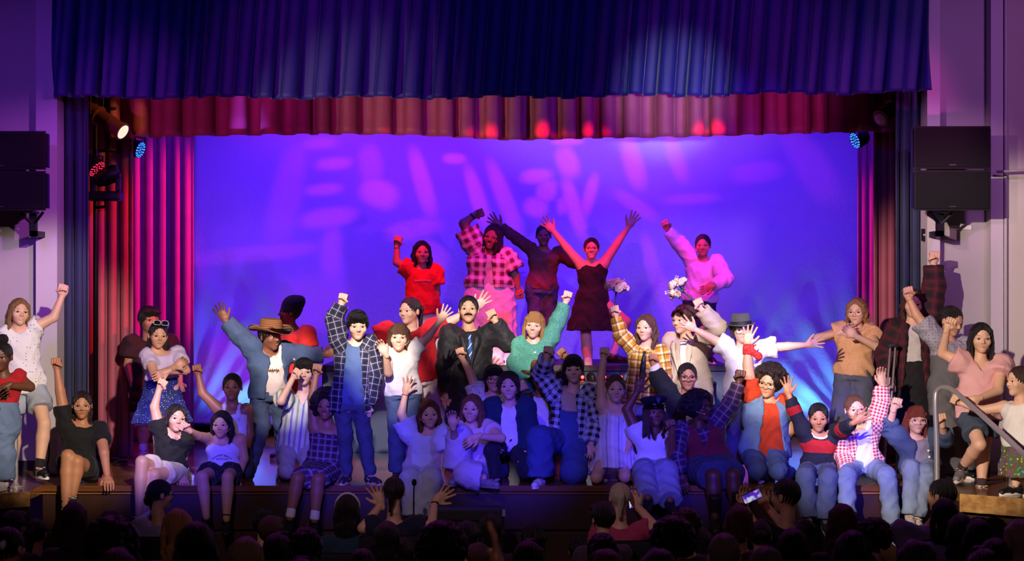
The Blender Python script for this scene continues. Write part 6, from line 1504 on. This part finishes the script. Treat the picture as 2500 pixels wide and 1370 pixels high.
# boom pipe behind the left leg
px_ = X(228, 2.35); bp = tag(empty('lighting_boom', (px_, 2.45, SF)), 'black vertical pipe carrying the lanterns at left', 'pipe')
MB().tube([(0, 0, 0), (0, 0, 4.2)], .024, 12).build('pipe', M_IRON, bp, True); MB().lathe([(.22, 0), (.22, .02), (.05, .04), (.03, .06)], 24).build('base_plate', M_IRON, bp, True)
for zz in (2.95, 3.35, 3.62): MB().tube([(-.02, -.0, zz - 0), (.20, -.05, zz)], .016, 8).build('side_arm', M_IRON, bp, True)
ellipsoidal('copper lit ellipsoidal spotlight hanging behind the left leg', (236, 280), (300, 322), 2.2, M_COPLIT, 1.2)
ellipsoidal('brass lit ellipsoidal spotlight behind the right leg', (2184, 262), (2150, 290), 2.2, M_COPLIT)
led_par('glowing cyan led par lamp at upper left', 342, 366, 3.1, (0.6, 1.6, 2.4), '#0c1480', '#2a7cff', .085, 3.0)
led_par('glowing cyan led par lamp at upper right', 2088, 343, 3.1, (-.6, 1.6, 2.4), '#0c1480', '#2a7cff', .085, 3.0)
led_par('led par lamp with pink and red beads at left', 236, 412, 2.1, (1.2, .2, -1.2), '#5a0c40', '#ff2a50', .095, 2.0)
# moving head
mh = at(258, 478, 2.2); r = tag(empty('moving_head_light', mh), 'black moving head lantern below the left lanterns', 'stage light', 'stage lanterns')
MB().box((-.15, -.11, -.05), (.15, .11, .04), bev=.02).build('base', M_IRON, r)
for sx in (-1, 1): MB().box((sx * .12 - .02, -.05, .04), (sx * .12 + .02, .05, .22), bev=.01).build('yoke_arm', M_IRON, r)
MB().lathe([(0, -.10), (.07, -.10), (.085, -.02), (.085, .10), (.07, .13), (0, .13)], 24, Matrix.Translation((0, 0, .18)) @ Matrix.Rotation(math.radians(70), 4, 'Y')).build('lamp_head', M_IRON, r, True, edge=40)
MB().tube([(0, 0, -.05), (-.02, .1, -.10), (-.13, .22, -.10)], .014, 8).build('clamp', M_IRON, r)
# small red lights along the riser step
for px, lbl in ((1369, 'leftmost small red footlight on the riser step'), (1422, 'second red footlight from the left on the riser step'), (1476, 'third red footlight from the left on the riser step'), (1516, 'rightmost small red footlight on the riser step')):
    c = at(px, 926, 3.22); c.z = SZ; r = tag(empty('red_step_light', c), lbl, 'light', 'red footlights on the riser step')
    MB().lathe([(.032, 0), (.032, .012), (.02, .016)], 16).build('base', M_IRON, r)
    MB().lathe([(.0, -.016), (.024, -.014), (.026, 0), (.022, .006)], 16, Matrix.Translation((0, .0, .036)) @ Matrix.Rotation(math.radians(-90), 4, 'X')).build('rim', M_IRON, r, True)
    MB().lathe([(.0, .012), (.014, .010), (.021, .004), (.021, .0)], 16, Matrix.Translation((0, -.006, .036)) @ Matrix.Rotation(math.radians(90), 4, 'X')).build('lens', emit('#ff1c10', 40), r, True)
# black case in front of the stage, cables
c = at(1148, 1240, -.55); fz = hz(-.55)
r = tag(empty('equipment_case', (c.x, -.55, fz)), 'dark equipment case standing in front of the stage centre', 'case')
MB().box((-.27, -.16, 0), (.27, .16, c.z - fz), bev=.012).build('case_body', plain('#1c1a24', .5), r); MB().box((-.275, -.165, c.z - fz - .09), (.275, .165, c.z - fz - .075)).build('lid_seam', M_IRON, r)
for sx in (-1, 1): MB().box((sx * .27 - .012, -.168, c.z - fz - .05), (sx * .27 + .012, -.14, c.z - fz + .004)).build('corner_guard', M_STEEL, r)
def cable(label, pts, r_=.008): tag(MB().tube(arc(pts, 6), r_, 6).build('cable', plain('#0a0a0c', .6, name='cable_rubber'), None, True), label, 'cable')
cable('black cable running down the left proscenium edge to the floor', [at(118, 1075, 1.25), at(120, 1110, 1.24), at(116, 1140, 1.2), (X(124, 1.0), 1.0, SF + .009), (X(140, .9), .9, SF + .009), (X(118, .8), .8, SF + .009)])
cable('coiled black cable on the floor by the red side curtain', [(X(280 + 16 * math.cos(a), 1.6), 1.9 + .14 * math.sin(a), SF + .009 + .002 * a) for a in [i * .7 for i in range(16)]], .007)

# ------------------------------------------------------------------ audience in the dark, seen from behind
def aud_meshes():
    # head centre is the origin, person faces +y (towards the stage)
    hv, hf, hm = HEADS[0]; Rz = np.diag([-1.0, -1.0, 1.0]); hh = .225
    s = SDF(.016, .03); s.rc((0, -.01, -.10), (0, -.02, -.20), .05, .055)
    s.lo((0, -.02, -.66), (0, -.02, -.185), (1, 0, 0), TS, [w * 1.55 for w in TW], [d * 1.55 for d in TD], -.1, 1)
    for x in (-1, 1):
        s.rc((x * .06, 0, -.25), (x * .155, 0, -.26), .06, .052).rc((x * .155, 0, -.26), (x * .205, .02, -.50), .05, .038).rc((x * .205, .02, -.5), (x * .10, .22, -.60), .036, .026)
        s.rc((x * .085, 0, -.70), (x * .095, .38, -.70), .08, .055).rc((x * .095, .38, -.70), (x * .095, .38, -1.08), .052, .035)
    V, Q, _ = s.mesh(); n = len(V); body = mesh_np('seated_body', np.concatenate([V, hv @ Rz.T * hh]), np.concatenate([Q, hf + n]), True, np.concatenate([np.zeros(len(Q), int), hm]))
    s = SDF(.016, .03); W = [w * 1.55 + .016 for w in TW]; D = [d * 1.55 + .016 for d in TD]
    s.lo((0, -.02, -.66), (0, -.02, -.185), (1, 0, 0), TS, W, D, -.08, .98)
    for x in (-1, 1): s.rc((x * .06, 0, -.25), (x * .155, 0, -.26), .072, .064).rc((x * .155, 0, -.26), (x * .205, .02, -.50), .062, .052).rc((x * .205, .02, -.5), (x * .12, .19, -.59), .05, .04, cap=True)
    s.sub.append(lambda X_, Y_, Z_: .08 - np.sqrt(X_ ** 2 + (Y_ - .0) ** 2 + (Z_ + .13) ** 2))
    V, Q, pu = s.mesh(.004, 2, True); top = mesh_np('seated_top', V, Q, True, None, pu)
    s = SDF(.018, .03)
    for x in (-1, 1): s.rc((x * .08, 0, -.70), (x * .095, .38, -.70), .10, .07).rc((x * .095, .38, -.70), (x * .095, .38, -1.04), .068, .055, cap=True)
    V, Q, pu = s.mesh(.004, 5, True); tr = mesh_np('seated_trousers', V, Q, True, None, pu)
    return body, top, tr
AB, AT, ATR = aud_meshes()
SEATB = MB().box((-.25, -.235, -.82), (.25, -.165, -.30), bev=.03).mesh('seat_back'); SEATP = MB().box((-.24, -.16, -.91), (.24, .30, -.815), bev=.03).mesh('seat_pan')
ARMR = MB().box((-.02, -.14, -.64), (.02, .22, -.60), bev=.012).mesh('arm_rest')
MSEAT = cloth('#14101c', .9); MFRAME = plain('#0d0c12', .5, name='seat_frame')
HB, HK, HR, HBL, HG = '#1a1211', '#0d0a0a', '#40201a', '#c9a878', '#7a5034'
def seat(hc, label):
    r = tag(empty('theater_seat', (hc.x, hc.y, hz(hc.y))), ' '.join(label.split()[:16]), 'seat', 'audience seats'); k = hc.z - hz(hc.y)
    b = meshobj('seat_back', SEATB, MSEAT, r, (0, 0, k)); meshobj('seat_pan', SEATP, MSEAT, r, (0, 0, k))
    for sx in (-1, 1):
        meshobj('arm_rest', ARMR, MFRAME, r, (sx * .265, 0, k))
        MB().box((sx * .265 - .015, -.10, 0), (sx * .265 + .015, .10, k - .62)).build('side_frame', MFRAME, r)
def Aud(px, top, w, hair, col, label, top_c='#1b1a26', sk=SK2, yaw=None, scale=1.0, acc=None):
    dist = .205 * FPX / w; y = CY + dist; rng = random.Random(int(px * 7 + top)); hc = at(px, top, y); hc.z -= .13
    r = tag(empty('person', (hc.x, y, hz(y))), label, 'person', 'audience members'); k = Vector((0, 0, hc.z - hz(y)))
    yw = rng.uniform(-18, 18) if yaw is None else yaw
    Mt = Matrix.Translation(k) @ Matrix.Rotation(math.radians(yw), 4, 'Z')
    meshobj('body', AB, [skin(sk), plain('#7a3c34', .5), plain('#e9e6e4', .3), plain('#1c100a', .2), plain(col, .7)], r, matrix=Mt)
    meshobj('top', AT, cloth(top_c), r, matrix=Mt); meshobj('trousers', ATR, cloth('#14141c'), r, matrix=Mt)
    meshobj('hair', hair_mesh(hair), hairmat(col), r, matrix=Mt @ Matrix.Rotation(math.pi, 4, 'Z') @ Matrix.Scale(.225 * scale, 4))
    if acc == 'headband':
        MB().tube([(.0 + .092 * math.cos(a), .01, .02 + .108 * math.sin(a)) for a in [math.pi * i / 16 for i in range(17)]], .009, 8).build('headband', plain('#d9cfc8', .5), r, True).matrix_local = Mt
    if acc == 'bow':
        MB().lathe([(0, -.03), (.03, -.02), (.018, 0), (.03, .02), (0, .03)], 12, Matrix.Translation((.02, -.11, .03)) @ Matrix.Rotation(math.radians(90), 4, 'Y')).build('hair_bow', cloth('#c8ccdc', .6), r, True).matrix_local = Mt
    seat(Vector((hc.x, y, hc.z)), 'seat of the ' + label)
    return r
aud = [
 (180, 1223, 74, 'long', HR, 'audience member with dark red hair below the seated black tee girl', '#3a2030'),
 (272, 1240, 68, 'wavy', HK, 'dark haired audience member right of the red haired one, lower left', '#181420'),
 (275, 1266, 104, 'curly', HK, 'audience member with big bushy black hair at lower left', '#101018'),
 (432, 1237, 84, 'long', '#d9a06a', 'strawberry blonde audience member below the woman in dark glasses', '#8a8098'),
 (478, 1268, 112, 'long', HK, 'large dark silhouetted audience head in front of the strawberry blonde', '#0f0e16'),
 (34, 1243, 68, 'short', HB, 'audience member with short dark hair at the far left edge', '#1a1624'),
 (88, 1262, 66, 'pony', HK, 'audience member with dark ponytail near the left handrail', '#1c1830'),
 (22, 1280, 92, 'bun', HK, 'audience member with pale hair bow in the lower left corner', '#15131e'),
 (285, 1332, 108, 'long', HR, 'reddish haired audience head at the bottom edge, left', '#20161e'),
 (600, 1305, 100, 'long', '#8a7458', 'audience head with long ash blonde hair at the bottom, left of centre', '#1c1824'),
 (645, 1241, 63, 'bangs', HK, 'dark audience head below the plaid dress girl, farther one', '#141220'),
 (662, 1256, 71, 'short', HR, 'audience head with short reddish hair below the plaid dress girl', '#2a1822'),
 (678, 1297, 80, 'bob', HB, 'audience head with dark bob just right of the ash blonde', '#16141e'),
 (745, 1286, 86, 'mop', HK, 'tousled black audience head between the ash blonde and the headband girl', '#101018'),
 (848, 1204, 66, 'long', HB, 'audience girl with pale headband and long dark hair', '#16344a'),
 (735, 1358, 96, 'bob', '#3a2030', 'bobbed audience head at the bottom edge under the tousled black hair', '#181420'),
 (884, 1334, 82, 'pony', HB, 'ponytailed audience head at the bottom edge under the headband girl', '#c4c0cc'),
 (945, 1268, 76, 'long', HB, 'long haired audience head just below the ponytailed conductor', '#15131c'),
 (985, 1308, 68, 'short', HB, 'short haired audience head below and right of the conductor', '#15131c'),
 (1080, 1278, 98, 'curly', HK, 'wide curly black audience head right of the conductor', '#0f0e15'),
 (1140, 1268, 70, 'short', HK, 'short haired audience head in front of the equipment case', '#121018'),
 (1198, 1250, 66, 'bob', HB, 'bobbed audience head right of the equipment case', '#1a1420'),
 (1168, 1322, 72, 'short', HR, 'short reddish audience head beside the raised blurred hand', '#2c1620'),
 (1290, 1315, 84, 'bob', HB, 'bobbed audience head right of the raised blurred hand', '#121018'),
 (1302, 1279, 64, 'mop', HK, 'tousled black audience head below the overalls boy', '#121018'),
 (1472, 1222, 70, 'short', HK, 'black haired audience boy just left of the white haired woman', '#40283c'),
 (1415, 1304, 64, 'bun', HK, 'audience head with small bun below the overalls boy', '#14121a'),
 (1470, 1300, 80, 'mop', HK, 'tousled audience head under the black haired boy', '#121018'),
 (1480, 1337, 84, 'short', '#5a2a20', 'short auburn audience head at the bottom edge, right of centre', '#121018'),
 (1608, 1334, 106, 'long', HB, 'long haired audience head at the bottom edge below the police cap girl', '#121018'),
 (1642, 1266, 90, 'curly', HK, 'big curly black audience head below the police cap girl', '#100f16'),
 (1674, 1238, 76, 'mop', HR, 'tousled reddish audience head below the maroon vest girl', '#1c141c'),
 (1705, 1280, 68, 'long', HB, 'long dark audience head between the curly head and the brown bob', '#161420'),
 (1805, 1228, 76, 'bob', '#6a4a38', 'audience head with light brown bob below the denim vest girl', '#5a2440'),
 (1768, 1295, 100, 'buzz', '#6a5a58', 'large close cropped grey audience head at the bottom, right of centre', '#2a2030'),
 (1856, 1266, 70, 'bun', HB, 'audience head with tied back hair right of the light brown bob', '#141220'),
 (1936, 1284, 86, 'long', HK, 'long dark audience head under the person filming with a phone', '#121018'),
 (1872, 1326, 112, 'buzz', '#4a3c3c', 'round close cropped audience head at the bottom edge, right', '#15131a'),
 (2056, 1225, 80, 'wavy', '#5a3c30', 'wavy brown audience head below the gingham girl', '#16141e'),
 (2082, 1290, 104, 'long', HK, 'large long haired dark audience head under the wavy brown one', '#101020'),
 (2132, 1268, 70, 'curly', HK, 'curly audience head left of the lilac blouse', '#121018'),
 (2306, 1212, 72, 'long', HK, 'audience girl with long straight black hair at right', '#7a70a8'),
 (2346, 1250, 74, 'wavy', HB, 'wavy dark audience head right of the long straight black hair', '#1a1424'),
 (2390, 1262, 78, 'bob', HK, 'dark bobbed audience head below the pale step edge', '#281c3c'),
 (2236, 1312, 108, 'wavy', HB, 'large wavy audience head at the bottom, right', '#121018'),
 (2432, 1310, 92, 'short', HK, 'short dark audience head at the lower right', '#141220'),
 (2492, 1262, 92, 'long', '#8a6a70', 'audience head with long light hair at the right edge', '#3a2c48'),
 (2402, 1334, 98, 'bob', HK, 'dark bobbed audience head at the bottom edge, far right', '#121018')]
for (px, tp, w, h, c, lb, tc) in aud:
    Aud(px, tp, w, h, c, lb, tc, acc='headband' if px == 848 else ('bow' if px == 22 else None), scale=1.0 if h not in ('curly',) else .92)
# the ones that turn, film or gesture
def seated(label, y, head, **k):
    """audience member posed with the full figure builder, sitting in a seat"""
    hx, hy = head; s = FPX / (y - CY); f = hz(y)
    kw = dict(H=1.6, hh=.225, yaw=180, flo=f, shoes=None, group='audience members'); kw.update(k)
    sx = kw.pop('sx', 0.0)
    c = P(label, y, head, ((hx - .15 * s + sx, hy + .25 * s), (hx + .15 * s + sx, hy + .25 * s)), (hx + sx, hy + .72 * s),
          kw.pop('A', ((hx - .2 * s, hy + .5 * s, 0), (hx - .12 * s, hy + .62 * s, 1), 'r')), kw.pop('B', ((hx + .2 * s, hy + .5 * s, 0), (hx + .12 * s, hy + .62 * s, 1), 'r')),
          ((hx - .09 * s, hy + .72 * s, 1), (hx - .09 * s, hy + 1.05 * s, 0)), ((hx + .09 * s, hy + .72 * s, 1), (hx + .09 * s, hy + 1.05 * s, 0)), **kw)
    seat(Vector(c['HD']) if True else None, 'seat of the ' + label); return c
TR = ('pants', cloth('#14141c'), {})
seated('audience woman in dark glasses and lilac blouse turned right', -1.2, (393, 1208), face=(118, 4, 0), yaw=160, sk=SK2, hair=('lowbun', '#140e0e'), acc=[('glasses', 'square', '#0c0a0c')],
       wear=[TR, ('top', cloth('#9a90c0'), dict(name='blouse', hem=-.05, collar=1))])
seated('ponytailed conductor with headset and both hands raised below centre stage', -1.6, (962, 1202), face=(180, 4, 0), sk=SK1, hair=('pony', '#22161a'), acc=[('band', 'B', '#141018', .012)],
       A=((886, 1290, 0), (930, 1232, 1), 'o', (910, 1204)), B=((1052, 1290, 0), (1062, 1226, 1), 'o', (1092, 1208)), wear=[TR, ('top', cloth('#14183a'), dict(name='top', hem=-.05))])
seated('white haired audience woman in pink top filming with a phone', -1.4, (1513, 1216), face=(186, 4, 0), sk=SK1, hair=('pony', '#d8c8b4'),
       B=((1600, 1288, 0), (1556, 1236, 1), 'r', (1548, 1208)), wear=[TR, ('top', cloth('#b83a66'), dict(name='top', hem=-.05))])
seated('dark haired audience member in profile holding up a lit phone', -1.9, (1916, 1212), face=(-128, 0, 0), yaw=200, sk=SK2, hair=('buzz', '#100c0c'), hh=.25,
       A=((1850, 1296, 1), (1816, 1236, 1), 'r', (1822, 1206)), B=((1925, 1300, 1), (1868, 1232, 1), 'r', (1858, 1206)), wear=[TR, ('top', cloth('#15131e'), dict(name='top', hem=-.05))])
seated('dark haired audience member in lilac blouse in profile at right', -1.7, (2297, 1212), face=(-132, 0, 0), yaw=200, sk=SK2, hair=('buzz', '#100c0c'), hh=.25, sx=-50,
       wear=[TR, ('top', cloth('#8a80b0'), dict(name='blouse', hem=-.05))])
seated('near audience member with blurred hand raised at bottom centre', -9.7, (1180, 1520), face=(180, 0, 0), sk=SK2, hair=('short', HB),
       B=((1235, 1560, 0), (1212, 1400, 0), 'o', (1214, 1290), (-1, 0, 0)), wear=[TR, ('top', cloth('#1a1822'), dict(name='top', hem=-.05))])
# phones
def phone(label, px, py, y, ry, lit):
    c = at(px, py, y); r = tag(empty('smartphone', c), label, 'phone'); M = Matrix.Rotation(math.radians(ry), 4, 'Y')
    MB().box((-.075, -.005, -.037), (.075, .005, .037), bev=.003, mat=M).build('phone_body', plain('#0c0c10', .3), r)
    b = NB('phone_screen', .2); v = b.obj(); b.col((0, 0, 0)); n = b.noise(16, 2, v); rp = b.n('ValToRGB'); b.link(n, rp.inputs[0])
    e = rp.color_ramp.elements; e[0].position = .38; e[0].color = (.02, .02, .25, 1); e[1].position = .62; e[1].color = (.55, .6, .75, 1); x = rp.color_ramp.elements.new(.5); x.color = (.12, .02, .5, 1)
    b.link(rp.outputs[0], b.b.inputs['Emission Color']); b.b.inputs['Emission Strength'].default_value = lit
    MB().box((-.069, -.0062, -.032), (.069, -.0048, .032), mat=M).build('screen', b.m, r)
phone('lit smartphone held sideways filming the show at right', 1836, 1212, -1.75, -24, .9)
phone('smartphone at the cheek of the white haired woman', 1545, 1218, -1.25, 84, .9)
# music stand microphone near the conductor
c = at(1010, 1180, -.75); f = hz(-.75); r = tag(empty('microphone_stand', (c.x, -.75, f)), 'thin gooseneck microphone stand in front of the pale blue jumpsuit', 'microphone')
MB().tube([(0, 0, .02), (0, 0, c.z - f - .1), (.004, 0, c.z - f)], .006, 8).build('pole', M_IRON, r, True); MB().lathe([(0, -.02), (.016, -.015), (.02, .01), (.014, .03), (0, .034)], 14, Matrix.Translation((.004, 0, c.z - f))).build('capsule', M_IRON, r, True); MB().lathe([(.12, 0), (.12, .012), (.02, .03)], 20).build('base', M_IRON, r, True)
